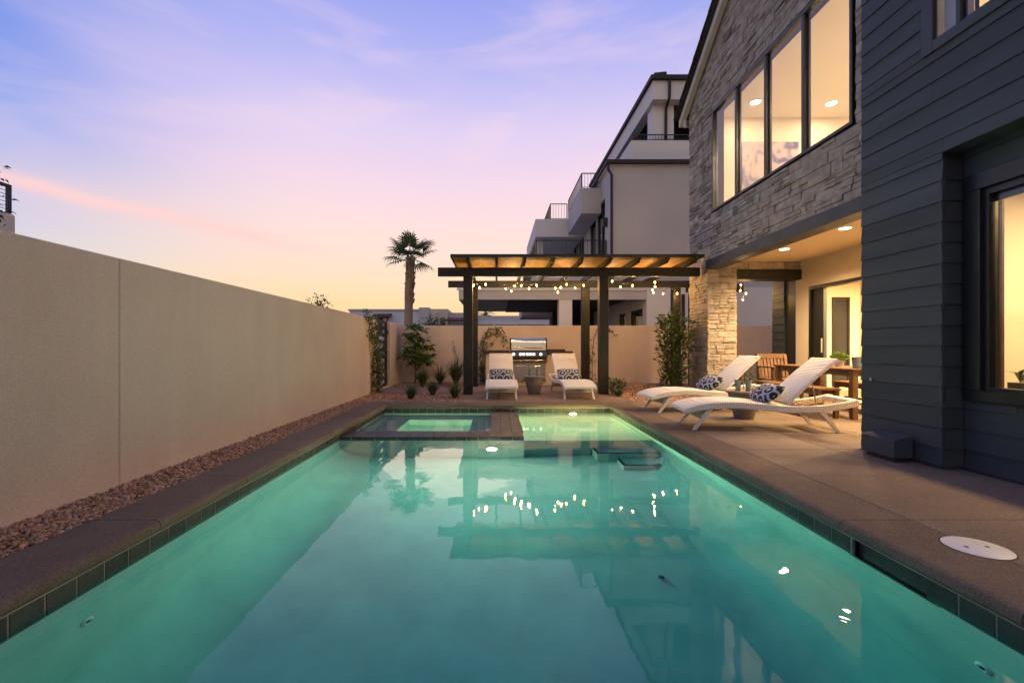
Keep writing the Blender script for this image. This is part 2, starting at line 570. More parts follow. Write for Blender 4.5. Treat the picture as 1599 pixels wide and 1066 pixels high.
def leaf_mat(name, c1, c2, rand=0.35, trans=0.25):
    m, b, out = new_mat(name)
    p = b.n('ShaderNodeBsdfPrincipled')
    geo = b.n('ShaderNodeNewGeometry')
    rn = geo.outputs['Random Per Island']
    col = b.mix(rn, tuple(c1) + (1,), tuple(c2) + (1,))
    hs = b.n('ShaderNodeHueSaturation')
    b.l(b.rng(b.math('FRACT', b.math('MULTIPLY', rn, 9.7)), 0, 1, 1 - rand, 1 + rand), hs.inputs['Value'])
    b.l(col, hs.inputs['Color'])
    b.l(hs.outputs[0], p.inputs['Base Color'])
    p.inputs['Roughness'].default_value = 0.5
    p.inputs['Specular IOR Level'].default_value = 0.35
    tr = b.n('ShaderNodeBsdfTranslucent')
    b.l(hs.outputs[0], tr.inputs['Color'])
    mx = b.n('ShaderNodeMixShader')
    mx.inputs[0].default_value = trans
    b.l(p.outputs[0], mx.inputs[1])
    b.l(tr.outputs[0], mx.inputs[2])
    b.l(mx.outputs[0], out.inputs['Surface'])
    return m


M['leaf'] = leaf_mat('broad_leaf', (0.09, 0.17, 0.03), (0.15, 0.24, 0.05))
M['leaf_dark'] = leaf_mat('dark_leaf', (0.045, 0.075, 0.025), (0.075, 0.115, 0.038))
M['leaf_vine'] = leaf_mat('vine_leaf', (0.085, 0.13, 0.03), (0.15, 0.17, 0.045))
M['blade'] = leaf_mat('grass_blade', (0.05, 0.085, 0.028), (0.08, 0.12, 0.04))
M['palm'] = leaf_mat('palm_leaf', (0.06, 0.10, 0.03), (0.10, 0.145, 0.05), trans=0.3)


def wicker_mat():
    m, b, out = new_mat('white_wicker')
    p = b.n('ShaderNodeBsdfPrincipled')
    tcn = b.n('ShaderNodeTexCoord')
    w1 = b.n('ShaderNodeTexWave', wave_type='BANDS', bands_direction='X')
    w1.inputs['Scale'].default_value = 15
    w1.inputs['Distortion'].default_value = 0.4
    w2 = b.n('ShaderNodeTexWave', wave_type='BANDS', bands_direction='Y')
    w2.inputs['Scale'].default_value = 15
    w2.inputs['Distortion'].default_value = 0.4
    w3 = b.n('ShaderNodeTexWave', wave_type='BANDS', bands_direction='Z')
    w3.inputs['Scale'].default_value = 15
    for w in (w1, w2, w3):
        b.l(tcn.outputs['Object'], w.inputs['Vector'])
    h = b.math('MULTIPLY', b.math('ADD', w1.outputs['Fac'], w3.outputs['Fac']), b.math('ADD', w2.outputs['Fac'], 0.4))
    col = b.mix(b.rng(h, 0.1, 1.4), (0.54, 0.51, 0.49, 1), (0.88, 0.85, 0.83, 1))
    b.l(col, p.inputs['Base Color'])
    p.inputs['Roughness'].default_value = 0.5
    bp = b.n('ShaderNodeBump')
    bp.inputs['Strength'].default_value = 0.6
    bp.inputs['Distance'].default_value = 0.008
    b.l(h, bp.inputs['Height'])
    b.l(bp.outputs[0], p.inputs['Normal'])
    b.l(p.outputs[0], out.inputs['Surface'])
    return m


M['wicker'] = wicker_mat()


def pillow_mat():
    """navy cloth printed with concentric white rings"""
    m, b, out = new_mat('ring_print_cloth')
    p = b.n('ShaderNodeBsdfPrincipled')
    tcn = b.n('ShaderNodeTexCoord')
    mp = b.n('ShaderNodeMapping')
    mp.inputs['Scale'].default_value = (1, 1, 0.0)
    mp.inputs['Location'].default_value = (0.04, 0.01, 0)
    b.l(tcn.outputs['Object'], mp.inputs[0])
    v = b.n('ShaderNodeTexVoronoi')
    v.voronoi_dimensions = '2D'
    v.inputs['Scale'].default_value = 6.0
    v.inputs['Randomness'].default_value = 0.45
    b.l(mp.outputs[0], v.inputs['Vector'])
    s = b.math('SINE', b.math('MULTIPLY', v.outputs['Distance'], 17.0))
    f = b.rng(s, -0.15, 0.25)
    nz = b.n('ShaderNodeTexNoise')
    nz.inputs['Scale'].default_value = 90
    b.l(tcn.outputs['Object'], nz.inputs['Vector'])
    f = b.math('MULTIPLY', f, b.rng(nz.outputs[0], 0.3, 0.5, 0.6, 1.0))
    col = b.mix(f, (0.018, 0.028, 0.060, 1), (0.40, 0.42, 0.45, 1))
    b.l(col, p.inputs['Base Color'])
    p.inputs['Roughness'].default_value = 0.85
    p.inputs['Specular IOR Level'].default_value = 0.15
    b.l(p.outputs[0], out.inputs['Surface'])
    return m


M['pillow'] = pillow_mat()


def water_mat():
    m, b, out = new_mat('pool_water')
    gl = b.n('ShaderNodeBsdfGlass')
    gl.inputs['IOR'].default_value = 1.333
    gl.inputs['Roughness'].default_value = 0.0
    gl.inputs['Color'].default_value = (1, 1, 1, 1)
    tcn = b.n('ShaderNodeTexCoord')
    n1 = b.n('ShaderNodeTexNoise')
    n1.inputs['Scale'].default_value = 3.6
    n1.inputs['Detail'].default_value = 2
    n1.inputs['Distortion'].default_value = 0.3
    b.l(tcn.outputs['Object'], n1.inputs['Vector'])
    n2 = b.n('ShaderNodeTexNoise')
    n2.inputs['Scale'].default_value = 11.0
    n2.inputs['Detail'].default_value = 3
    b.l(tcn.outputs['Object'], n2.inputs['Vector'])
    hgt = b.math('ADD', n1.outputs[0], b.math('MULTIPLY', n2.outputs[0], 0.10))
    bp = b.n('ShaderNodeBump')
    bp.inputs['Strength'].default_value = 0.13
    bp.inputs['Distance'].default_value = 0.010
    b.l(hgt, bp.inputs['Height'])
    b.l(bp.outputs[0], gl.inputs['Normal'])
    b.l(gl.outputs[0], out.inputs['Surface'])
    va = b.n('ShaderNodeVolumeAbsorption')
    va.inputs['Color'].default_value = (0.0, 0.72, 0.765, 1)
    va.inputs['Density'].default_value = 0.57
    b.l(va.outputs[0], out.inputs['Volume'])
    return m


M['water'] = water_mat()


def art_mat():
    m, b, out = new_mat('abstract_canvas')
    p = b.n('ShaderNodeBsdfPrincipled')
    tcn = b.n('ShaderNodeTexCoord')
    n1 = b.n('ShaderNodeTexNoise')
    n1.inputs['Scale'].default_value = 2.4
    n1.inputs['Detail'].default_value = 9
    n1.inputs['Distortion'].default_value = 1.4
    b.l(tcn.outputs['Object'], n1.inputs['Vector'])
    col = b.ramp(n1.outputs[0], [(0.30, (0.10, 0.10, 0.22, 1)), (0.42, (0.26, 0.23, 0.33, 1)), (0.5, (0.45, 0.38, 0.40, 1)), (0.62, (0.52, 0.45, 0.42, 1)), (0.75, (0.25, 0.28, 0.40, 1))])
    b.l(col, p.inputs['Base Color'])
    p.inputs['Roughness'].default_value = 0.8
    b.l(p.outputs[0], out.inputs['Surface'])
    return m


M['art'] = art_mat()


# ================================================================== SETTING
# pool basin limits (tile faces)
PX0, PX1, PY0, PY1 = -2.08, 2.13, -1.6, 8.38
WZ = -0.16

# ---- ground sheet to the horizon with a hole for the yard
gm = MB()
S = 1500
for (x0, x1, y0, y1) in ((-S, S, 14.1, S), (-S, S, -S, -2.5), (-S, -3.1, -2.5, 14.1), (4.0, S, -2.5, 14.1)):
    gm.add([(x0, y0, -0.09), (x1, y0, -0.09), (x1, y1, -0.09), (x0, y1, -0.09)], [(0, 1, 2, 3)])
structure(gm.build('ground', M['ground']))

# ---- deck: coping stones, slabs
def coping_piece(axis, inner, outer, a, b, name='coping_stone', parent=None, rnd=True):
    """axis 1: runs along y at x=inner..outer ; axis 0: runs along x at y=inner..outer"""
    sgn = 1 if outer > inner else -1
    t = 0.07
    poly = [(outer, -t), (inner + sgn * 0.012, -t), (inner, -t + 0.014), (inner, -0.030), (inner + sgn * 0.007, -0.014), (inner + sgn * 0.022, -0.004), (inner + sgn * 0.045, 0.0), (outer, 0.0)]
    return MB().prism(poly, axis, a, b).build(name, M['coping'], parent, smooth=30)


deck = box('deck', M['gravel_base'], None, 2.5, 8.9, -2.5, 12.6, -0.2, -0.06)
structure(deck)
pool_surround = box('pool_surround', M['concrete'], None, -2.46, -2.30, -2.5, 8.7, -0.2, -0.072)
structure(pool_surround)
ys = [-1.6] + [0.84 + 0.95 * k for k in range(-2, 9)]
ys = [y for y in ys if y < 8.0] + [8.35]
for a, b in zip(ys[:-1], ys[1:]):
    coping_piece(1, -2.05, -2.47, a + 0.003, b - 0.003, parent=pool_surround)
    coping_piece(1, 2.10, 2.527, a + 0.003, b - 0.003, parent=deck)
xs_ = [-2.47, -1.55, -0.6, 0.35, 1.3, 2.25, 2.527]
for a, b in zip(xs_[:-1], xs_[1:]):
    coping_piece(0, 8.353, 8.75, a + 0.003, b - 0.003, parent=pool_surround)
gx = [2.533, 3.48, 4.43, 5.38, 6.33, 6.90]
gy = [-1.6] + [0.84 + 0.95 * k for k in range(-2, 10)]
gy = [y for y in gy if y < 9.4]
for i in range(len(gx) - 1):
    for j in range(len(gy) - 1):
        y1 = gy[j + 1]
        if i <= 1 and y1 > 9.0:
            y1 = 8.85
        box('deck_slab', M['deck'], deck, gx[i] + .003, gx[i + 1] - .003, gy[j] + .003, y1 - .003, -0.065, 0.0, b=0.004)
    if i >= 2:
        box('deck_slab', M['deck'], deck, gx[i] + .003, gx[i + 1] - .003, gy[-1] + .003, 10.8, -0.065, 0.0, b=0.004)
# terrace under the pergola
terrace = box('terrace', M['gravel_base'], None, -0.8, 2.2, 8.8, 12.6, -0.2, -0.07)
structure(terrace)
tx = [-0.78, 0.05, 0.95, 1.85, 2.70]
ty = [8.757, 9.75, 10.75, 11.75, 12.6]
for i in range(4):
    for j in range(4):
        box('deck_slab', M['deck'], terrace, tx[i] + .003, tx[i + 1] - .003, ty[j] + .003, ty[j + 1] - .003, -0.065, 0.0, b=0.004)
path = box('path', M['deck'], None, -2.86, -0.80, 10.35, 11.75, -0.1, 0.012, b=0.01)
structure(path)

# ---- gravel
gb = MB()
for (x0, x1, y0, y1) in ((-2.95, -2.46, -2.5, 8.76), (-2.95, -0.79, 8.752, 13.9), (-0.79, 2.7, 12.6, 13.9), (2.7, 4.44, 8.85, 13.9), (4.44, 9, 10.8, 13.9)):
    gb.box(x0, x1, y0, y1, -0.12, -0.035)
gbo = gb.build('gravel_bed', M['gravel_base'])
structure(gbo)
ico = bmesh.new()
bmesh.ops.create_icosphere(ico, subdivisions=1, radius=1.0)
IV = np.array([v.co[:] for v in ico.verts])
IF = np.array([[v.index for v in f.verts] for f in ico.faces])
ico.free()


def rand_rot(n):
    q = rng.normal(size=(n, 4))
    q /= np.linalg.norm(q, axis=1)[:, None]
    w, x, y, z = q.T
    return np.stack([1 - 2 * (y * y + z * z), 2 * (x * y - z * w), 2 * (x * z + y * w), 2 * (x * y + z * w), 1 - 2 * (x * x + z * z), 2 * (y * z - x * w),
                     2 * (x * z - y * w), 2 * (y * z + x * w), 1 - 2 * (x * x + y * y)], axis=1).reshape(n, 3, 3)


def pebbles(name, regions, label):
    V, F, o = [], [], 0
    for (x0, x1, y0, y1, n, smin, smax, pile) in regions:
        s = rng.uniform(smin, smax, n)
        x = rng.uniform(x0, x1, n)
        y = rng.uniform(y0, y1, n)
        z = -0.03 + rng.uniform(0, 1, n) * pile
        sc3 = s[:, None] * rng.uniform(0.55, 1.25, (n, 3))
        vv = IV[None] * (1 + rng.uniform(-0.22, 0.22, (n, len(IV), 1))) * sc3[:, None, :]
        vv = np.einsum('nij,nkj->nki', rand_rot(n), vv)
        vv[:, :, 2] *= 0.75
        vv += np.stack([x, y, z], 1)[:, None, :]
        ff = IF[None] + (np.arange(n) * len(IV))[:, None, None] + o
        V.append(vv.reshape(-1, 3))
        F.append(ff.reshape(-1, 3))
        o += n * len(IV)
    ob = np_mesh(name, np.concatenate(V), np.concatenate(F), M['gravel'])
    structure(ob, label, 'stuff')
    return ob


pebbles('gravel', [(-2.90, -2.47, 1.2, 5.0, 9000, 0.008, 0.018, 0.028), (-2.90, -2.47, 5.0, 8.8, 5200, 0.009, 0.020, 0.028),
                   (-2.90, -2.47, -1.5, 1.2, 1200, 0.013, 0.025, 0.03)], 'reddish brown gravel strip along the tan wall')
pebbles('gravel', [(-2.9, -0.8, 8.78, 10.34, 5000, 0.012, 0.026, 0.025), (-2.9, -0.8, 11.77, 13.85, 4000, 0.014, 0.028, 0.025)],
        'reddish gravel bed with plants beside the black gate')
pebbles('gravel', [(2.72, 4.42, 8.87, 13.8, 7000, 0.013, 0.028, 0.025)], 'reddish gravel bed beside the stone pillar')

# ---- pool basin
FZ = -1.9
pool = MB().box(PX0 - .15, PX1 + .15, PY0 - .15, PY1 + .15, FZ - .2, FZ).build('pool', M['plaster'])
structure(pool)
WT = -0.078
pw = MB()
pw.box(PX0 - .12, PX0 - 0.012, PY0, PY1 + .1, FZ - .02, WT)
pw.build('basin_wall', M['plaster'], pool)
MB().box(PX1 + 0.012, PX1 + .12, PY0, 2.20, FZ - .02, WT).box(PX1 + .012, PX1 + .12, 2.67, PY1 + .1, FZ - .02, WT).box(PX1 + .012, PX1 + .12, 2.20, 2.67, FZ - .02, -0.235).build('basin_wall', M['plaster'], pool)
box('basin_wall', M['plaster'], pool, PX0 - .12, PX1 + .12, PY1 + .012, PY1 + .12, FZ - .02, WT)
box('basin_wall', M['plaster'], pool, PX0 - .12, PX1 + .12, PY0 - .12, PY0 - .012, FZ - .02, 0.0)
# sloping floor with coved edges
fz = lambda y: float(np.interp(y, [-1.6, 0.6, 4.6, 6.2], [-1.72, -1.68, -1.22, -1.12]))
rc = 0.5
vs, fs = [], []
st = [-1.6, -0.6, 0.2, 0.8, 1.5, 2.2, 3.0, 3.8, 4.4, 4.9, 5.4, 6.2]
for yy in st:
    z0 = fz(yy)
    row = []
    xl, xr = PX0 - .010, PX1 + .010
    for k in range(9):
        a = R(90 * k / 8)
        row.append((xl + rc * (1 - math.cos(a)), z0 + rc * (1 - math.sin(a))))
    for k in range(1, 8):
        row.append((xl + rc + (xr - xl - 2 * rc) * k / 8, z0))
    for k in range(9):
        a = R(90 - 90 * k / 8)
        row.append((xr - rc * (1 - math.cos(a)), z0 + rc * (1 - math.sin(a))))
    vs += [(x_, yy, z_) for x_, z_ in row]
nr = len(row)
for i_ in range(len(st) - 1):
    for k in range(nr - 1):
        fs.append((i_ * nr + k, i_ * nr + k + 1, (i_ + 1) * nr + k + 1, (i_ + 1) * nr + k))
bf = MB().add(vs, fs).build('basin_floor', M['plaster'], pool, smooth=70)
MB().box(PX0 - .02, PX0 - .0035, PY0, PY1, -0.245, -0.084).build('grout_bed', M['grout'], pool)
MB().box(PX1 + .0035, PX1 + .02, PY0, 2.18, -0.245, -0.084).build('grout_bed', M['grout'], pool)
MB().box(PX1 + .0035, PX1 + .02, 2.69, PY1, -0.245, -0.084).build('grout_bed', M['grout'], pool)
MB().box(PX0, PX1, PY1 + .0035, PY1 + .02, -0.245, -0.084).build('grout_bed', M['grout'], pool)
# light grout line below the coping
MB().box(PX0 - .02, PX0 + .008, PY0, PY1, -0.0835, -0.0712).build('grout_line', M['grout'], pool)
MB().box(PX1 - .008, PX1 + .02, PY0, PY1, -0.0835, -0.0712).build('grout_line', M['grout'], pool)
MB().box(PX0, PX1, PY1 - .008, PY1 + .02, -0.0836, -0.0711).build('grout_line', M['grout'], pool)
# waterline tiles
tl = 0.157
tmesh = {}


def tile(axis, fixed, a, w, z0, z1, parent, into):
    key = (axis, round(w, 4), round(z1 - z0, 4), into)
    g_ = 0.0035
    if key not in tmesh:
        mb = MB()
        if axis == 1:
            mb.box(0, 0.012 * into, g_, w - g_, g_, z1 - z0 - g_, b=0.003)
        elif axis == 0:
            mb.box(g_, w - g_, 0, 0.012 * into, g_, z1 - z0 - g_, b=0.003)
        me = bpy.data.meshes.new('tile')
        me.from_pydata(mb.v, [], mb.f)
        me.materials.append(M['tile'])
        tmesh[key] = me
    o = link('tile', tmesh[key], None, parent)
    o.location = (fixed, a, z0) if axis == 1 else (a, fixed, z0)
    return o


y = -0.6
while y < PY1 - 0.02:
    w = min(tl, PY1 - y)
    tile(1, PX0, y, w, -0.238, -0.084, pool, -1)
    if not (2.12 < y + 0.0 < 2.66):
        tile(1, PX1, y, w, -0.238, -0.084, pool, 1)
    y += tl
x = PX0
while x < PX1 - 0.02:
    w = min(tl, PX1 - x)
    tile(0, PY1, x, w, -0.238, -0.084, pool, 1)
    x += tl
# skimmer mouth
sk = MB()
sk.box(PX1 + .03, PX1 + .05, 2.18, 2.69, -0.26, -0.07).box(PX1 + .005, PX1 + .3, 2.16, 2.2, -0.26, -0.07).box(PX1 + .005, PX1 + .3, 2.67, 2.71, -0.26, -0.07).box(PX1 + .005, PX1 + .3, 2.2, 2.67, -0.26, -0.235)
sk.build('skimmer_mouth', M['tile'], pool)
# spa dam walls with tiled tops
DZ = -0.143
MB().box(PX0 - .01, 0.37, 5.97, 6.38, FZ - .01, DZ).box(-0.09, 0.37, 6.38, PY1 + .012, FZ - .01, DZ - .0005).build('spa_dam', M['plaster'], pool)
for k in range(16):
    x0 = PX0 + 0.153 * k
    for j, (ya, yb) in enumerate(((5.972, 6.176), (6.178, 6.38))):
        box('tile', M['tile'], pool, x0 + .002, min(x0 + .151, 0.368), ya + .001, yb - .001, DZ, DZ + 0.012, b=0.003)
    box('tile', M['tile'], pool, x0 + .002, min(x0 + .151, 0.37), 5.958, 5.97, -0.245, DZ + 0.010, b=0.003)
for k in range(13):
    y0 = 6.38 + 0.1535 * k
    for xa, xb in ((-0.088, 0.065), (0.067, 0.219), (0.221, 0.368)):
        box('tile', M['tile'], pool, xa, xb, y0 + .001, y0 + .151, DZ, DZ + 0.012, b=0.003)
    box('tile', M['tile'], pool, 0.37, 0.382, y0 + .001, y0 + .151, -0.245, DZ + 0.010, b=0.003)
# spa seat ring
MB().box(PX0, -1.55, 6.38, PY1, FZ - .01, -0.52).box(-0.42, -0.09, 6.38, PY1, FZ - .01, -0.52).box(-1.55, -0.42, 6.38, 6.78, FZ - .01, -0.5203).box(-1.55, -0.42, 7.95, PY1, FZ - .01, -0.5203).box(-1.55, -0.42, 6.78, 7.95, FZ - .01, -1.0).build('spa_seat', M['plaster'], pool)
# shallow shelf and steps
box('sun_shelf', M['plaster'], pool, 0.37, PX1, 6.10, PY1, FZ - .01, -0.42)
box('step', M['plaster'], pool, 1.30, PX1, 5.78, 6.10, FZ - .01, -0.78)
box('step', M['plaster'], pool, 1.55, PX1, 5.46, 5.78, FZ - .01, -1.0)
box('step_trim', M['tile'], pool, 0.40, PX1, 6.10, 6.14, -0.42, -0.413)
MB().box(1.30, PX1, 5.785, 5.825, -0.78, -0.772).box(1.30, 1.335, 5.825, 6.095, -0.78, -0.772).build('step_trim', M['tile'], pool)
MB().box(1.55, PX1, 5.465, 5.505, -1.0, -0.992).box(1.55, 1.585, 5.505, 5.775, -1.0, -0.992).build('step_trim', M['tile'], pool)


def jet(x, y, z, sx):
    mb = MB()
    mb.lathe([(0.035, 0), (0.035, 0.006), (0.022, 0.012), (0.014, 0.008)], 16)
    M4 = Matrix.Translation((x, y, z)) @ Matrix.Rotation(R(90) * sx, 4, 'Y')
    mb.xf(M4)
    o = mb.build('return_jet', M['white'], pool, smooth=40)
    MB().lathe([(0.012, 0.0), (0.012, 0.0105)], 10).xf(M4).build('nozzle', M['metal_black'], o)


jet(PX0 - .013, 2.29, -0.60, 1)
jet(PX0 - .013, 4.02, -0.60, 1)
jet(PX1 + .013, 1.97, -0.60, -1)
dr = MB().lathe([(0.024, 0), (0.024, 0.006), (0.012, 0.012)], 20, (1.25, 3.4, fz(3.4) + .001)).build('main_drain', M['metal_black'], pool, smooth=40)

water = MB().box(PX0 - .10, PX1 + .10, PY0 - .1, PY1 + .10, FZ - .1, WZ).build('water', M['water'])
structure(water)


def pool_light(loc, r, label, strength_mat, back=False):
    t = thing('pool_light', label, 'pool light', loc, 'underwater pool lights')
    rot = Matrix.Translation(loc) @ Matrix.Rotation(R(-90 if back else 90), 4, 'X')
    MB().lathe([(r * 1.35, 0), (r * 1.35, 0.012), (r * 1.1, 0.022), (r, 0.02)], 24).xf(rot).build('ring', M['steel_brushed'], t, smooth=40)
    MB().lathe([(r, 0.0), (r, 0.024), (r * 0.6, 0.032), (0.001, 0.034)], 24).xf(rot).build('lens', strength_mat, t, smooth=40)


pool_light((-0.06, 5.958, -0.70), 0.06, 'round underwater lamp glowing on the tiled spa dam wall', M['lens'])
pool_light((1.43, PY1, -0.285), 0.05, 'small underwater lamp glowing on the far wall of the shallow shelf', M['lens_shelf'])

pool_light((-0.95, 6.78, -0.74), 0.05, 'underwater lamp inside the spa on its seat wall', M['lens_spa'], back=True)

# ---- property walls
def stucco_wall(label, panels, loc, name='garden_wall'):
    t = thing(name, label, 'wall', loc)
    for p in panels:
        box('wall_panel', M['stucco'], t, *p, b=0.007)
    return t


ZW = 1.74
stucco_wall('long tan stucco boundary wall beside the pool with a vertical joint',
            [(-3.1, -2.9, -2.5, 3.449, -0.1, ZW), (-3.1, -2.9, 3.453, 10.2, -0.1, ZW), (-3.1, -2.945, 10.2, 11.02, -0.1, ZW)], (-3.0, 4, 0))
stucco_wall('short tan wall piece between black gate and back corner', [(-3.1, -2.9, 12.22, 13.87, -0.1, ZW + .02)], (-3.0, 13, 0))
stucco_wall('tan stucco wall behind the grill and pergola', [(-3.1, 9.0, 13.87, 14.07, -0.1, ZW)], (3.0, 13.97, 0))

# ---- gate
gt = thing('metal_gate', 'black slatted metal gate in the wall beside a climbing vine', 'gate', (-3.0, 11.6, 0))
MB().box(-3.03, -2.97, 11.04, 11.11, 0.03, 1.76).box(-3.03, -2.97, 12.13, 12.20, 0.03, 1.76).box(-3.03, -2.97, 11.11, 12.13, 0.03, 0.10).box(-3.03, -2.97, 11.11, 12.13, 1.69, 1.76).build('frame', M['metal_black'], gt)
for k in range(8):
    z = 0.20 + 0.19 * k
    box('slat', M['metal_black'], gt, -3.015, -2.985, 11.11, 12.13, z, z + 0.10)
MB().box(-2.97, -2.93, 12.12, 12.17, 1.42, 1.52).build('latch', M['metal_black'], gt)

# ================================================================== THE HOUSE
house = thing('house', 'two storey house with grey ledge stone, dark siding and a lit covered patio', 'house', (4.6, 6.0, 0))
XS = 4.60     # face of the stone
XB = 3.83     # face of the sided bay
GAB = lambda y: 6.62 + 0.72 * (10.95 - y) if y > 7.7 else 6.62 + 0.72 * (10.95 - 15.4 + y)   # rake line

# --- stone walls: backing with window hole
WY0, WY1, WZ0, WZ1 = 5.78, 9.55, 3.94, 6.10
sw = MB()
sw.box(4.65, 4.85, 4.5, 10.70, 2.95, WZ0).box(4.65, 4.85, WY1, 10.70, WZ0, WZ1).box(4.65, 4.85, 4.5, WY0, WZ0, WZ1)
sw.prism([(4.5, WZ1), (10.70, WZ1), (10.70, GAB(10.70) - .05), (7.7, GAB(7.7) - .05), (4.5, GAB(4.5) - .05)], 0, 4.65, 4.85)
stone_wall = sw.build('stone_wall', M['mortar'], house)
pil = MB().box(4.65, 5.20, 9.81, 10.66, 0.0, 2.95).build('stone_pillar', M['mortar'], house)
lint = MB().box(5.24, 6.72, 9.95, 10.15, 2.776, 2.96).build('stone_lintel', M['mortar'], house)

stones = []   # (quad in face coords, builder)


def layout(u0, u1, v0, v1, seed, k_=1.0):
    """ledge-stone pattern: rows of mixed blocks, some split in two or three thin courses"""
    r = random.Random(seed)
    out = []
    v = v0
    while v < v1 - 0.03:
        h = min(r.uniform(0.12, 0.21) * k_, v1 - v)
        if v1 - v - h < 0.07:
            h = v1 - v
        u = u0
        while u < u1 - 0.02:
            w = r.uniform(0.20, 0.52) * k_
            if u1 - u - w < 0.14 * k_:
                w = u1 - u
            k = r.random()
            if h < 0.12 * k_ or k < 0.42:
                out.append((u, u + w, v, v + h))
            else:
                if k < 0.93:
                    cuts = [0, r.uniform(0.35, 0.65), 1]
                else:
                    cuts = [0, r.uniform(.25, .4), r.uniform(.6, .75), 1]
                for c0, c1 in zip(cuts[:-1], cuts[1:]):
                    if w > 0.3 * k_ and r.random() < 0.6:
                        m_ = u + w * r.uniform(0.35, 0.65)
                        out.append((u, m_, v + h * c0, v + h * c1))
                        out.append((m_, u + w, v + h * c0, v + h * c1))
                    else:
                        out.append((u, u + w, v + h * c0, v + h * c1))
            u += w
        v += h
    return out


def stone_geo(u0, u1, v0, v1, r, deep=0.055, cut=None):
    """stone in (u, v, n) with the face at n=0 outward +, back at -deep"""
    gp = 0.0034
    u0, u1, v0, v1 = u0 + gp, u1 - gp, v0 + gp, v1 - gp
    base = r.uniform(-0.011, 0.012)
    tu, tv = r.uniform(-.006, .006), r.uniform(-.006, .006)
    N = 4
    vs, fs = [], []
    e = 0.006
    for j in range(N):
        for i in range(N):
            fu, fv = (0, 0.06 + r.uniform(0, .1), 0.9 - r.uniform(0, .1), 1)[i], (0, 0.15 + r.uniform(0, .1), 0.82 - r.uniform(0, .1), 1)[j]
            edge = i in (0, N - 1) or j in (0, N - 1)
            jit = r.uniform(-.0035, .0035) if edge else 0
            uu = u0 + (u1 - u0) * fu + (jit if edge else 0)
            vv = v0 + (v1 - v0) * fv + (r.uniform(-.003, .003) if edge else 0)
            nn_ = base + tu * (fu - .5) * 2 + tv * (fv - .5) * 2 + (r.uniform(-.010, -.003) if edge else r.uniform(-.003, .007))
            vs.append((uu, vv, nn_))
    for j in range(N - 1):
        for i in range(N - 1):
            fs.append((j * N + i, j * N + i + 1, (j + 1) * N + i + 1, (j + 1) * N + i))
    ring = [i for i in range(N)] + [j * N + N - 1 for j in range(1, N)] + [(N - 1) * N + i for i in range(N - 2, -1, -1)] + [j * N for j in range(N - 2, 0, -1)]
    o = len(vs)
    for k in ring:
        vs.append((vs[k][0], vs[k][1], -deep))
    n = len(ring)
    for k in range(n):
        fs.append((ring[k], o + k, o + (k + 1) % n, ring[(k + 1) % n]))
    return vs, fs


def clad(parent, rects, to_world, keep_single, seed, rake=False):
    r = random.Random(seed)
    rest = MB()
    for (q, single) in zip(rects, keep_single):
        vs, fs = stone_geo(*q, r)
        ws = [to_world(*v) for v in vs]
        if rake:
            zt = max(w[2] for w in ws)
            ymid = (ws[0][1] + ws[3][1]) / 2
            lim = min(GAB(w[1]) - 0.06 for w in ws)
            if min(w[2] for w in ws) > lim - 0.01:
                if min(w[2] for w in ws) > GAB(ymid) - 0.06:
                    continue
            ws = [(w[0], w[1], min(w[2], GAB(w[1]) - 0.06)) for w in ws]
        if single:
            MB().add(ws, fs).build('stone', M['stone'], parent)
        else:
            rest.add(ws, fs)
    if rest.v:
        o = rest.build('small_stones', M['stone'], parent)
        o['kind'] = 'stuff'


def side_w(u, v, n):      # faces -x ; u runs along -y from far to near
    return (XS - n, 10.70 - u, v)


rects = []
rects += layout(0, 10.70 - 4.7, 2.945, WZ0 - .02, 3)                 # above the beam, below window
rects += layout(0, 10.70 - WY1 - .03, WZ0 - .02, WZ1 + .02, 4)       # beyond the window
rects += layout(10.70 - WY0 + .03, 6.0, WZ0 - .02, WZ1 + .02, 5)     # near side of the window
rects += layout(0, 6.0, WZ1 + .02, 8.9, 6)                           # gable
rects_p = layout(0, 0.94, 0.0, 2.944, 8, 0.8)                             # pillar side


def shows(q):
    y = 10.7 - (q[0] + q[1]) / 2
    z = (q[2] + q[3]) / 2
    s = 700 / max(y, 1)
    px, py = 775 + XS * s, 543 - (z - 1.05) * s
    vis = py > -20 and px < 1350
    return (q[1] - q[0]) * XS / y * s * (q[3] - q[2]) * s if vis else 0


order = sorted(range(len(rects)), key=lambda i: -shows(rects[i]))
big = set(order[:235])
clad(stone_wall, rects, side_w, [i in big for i in range(len(rects))], 21, rake=True)
clad(pil, rects_p, side_w, [True] * len(rects_p), 22)
rp2 = layout(0, 0.64, 0.0, 2.944, 9, 0.72)
clad(pil, rp2, lambda u, v, n: (XS + u, 9.76 - n, v), [True] * len(rp2), 23)
rp3 = layout(0.0, 1.48, 2.778, 2.945, 10)
clad(lint, rp3, lambda u, v, n: (5.24 + u, 9.90 - n, v), [True] * len(rp3), 24)

# --- main beam over the patio opening, far beam, ceiling
box('patio_beam', M['trim_dark'], house, 4.552, 4.85, 4.73, 9.75, 2.757, 2.943, b=0.006)
box('far_beam', M['pergola'], house, 5.20, 6.719, 9.86, 10.18, 2.556, 2.775, b=0.006)
box('patio_ceiling', M['patio_wall'], house, 4.851, 6.9, 4.73, 9.95, 2.951, 3.06)
box('outer_soffit', M['soffit_wood'], house, 5.2, 6.9, 10.16, 10.7, 2.952, 3.06)
# upper storey body
up = MB()
up.box(4.85, 9.5, 10.45, 10.65, 3.061, 6.6)
up.box(9.4, 9.6, 4.5, 10.45, 0.0, 6.6)
up.build('upper_wall', M['stucco_grey'], house)
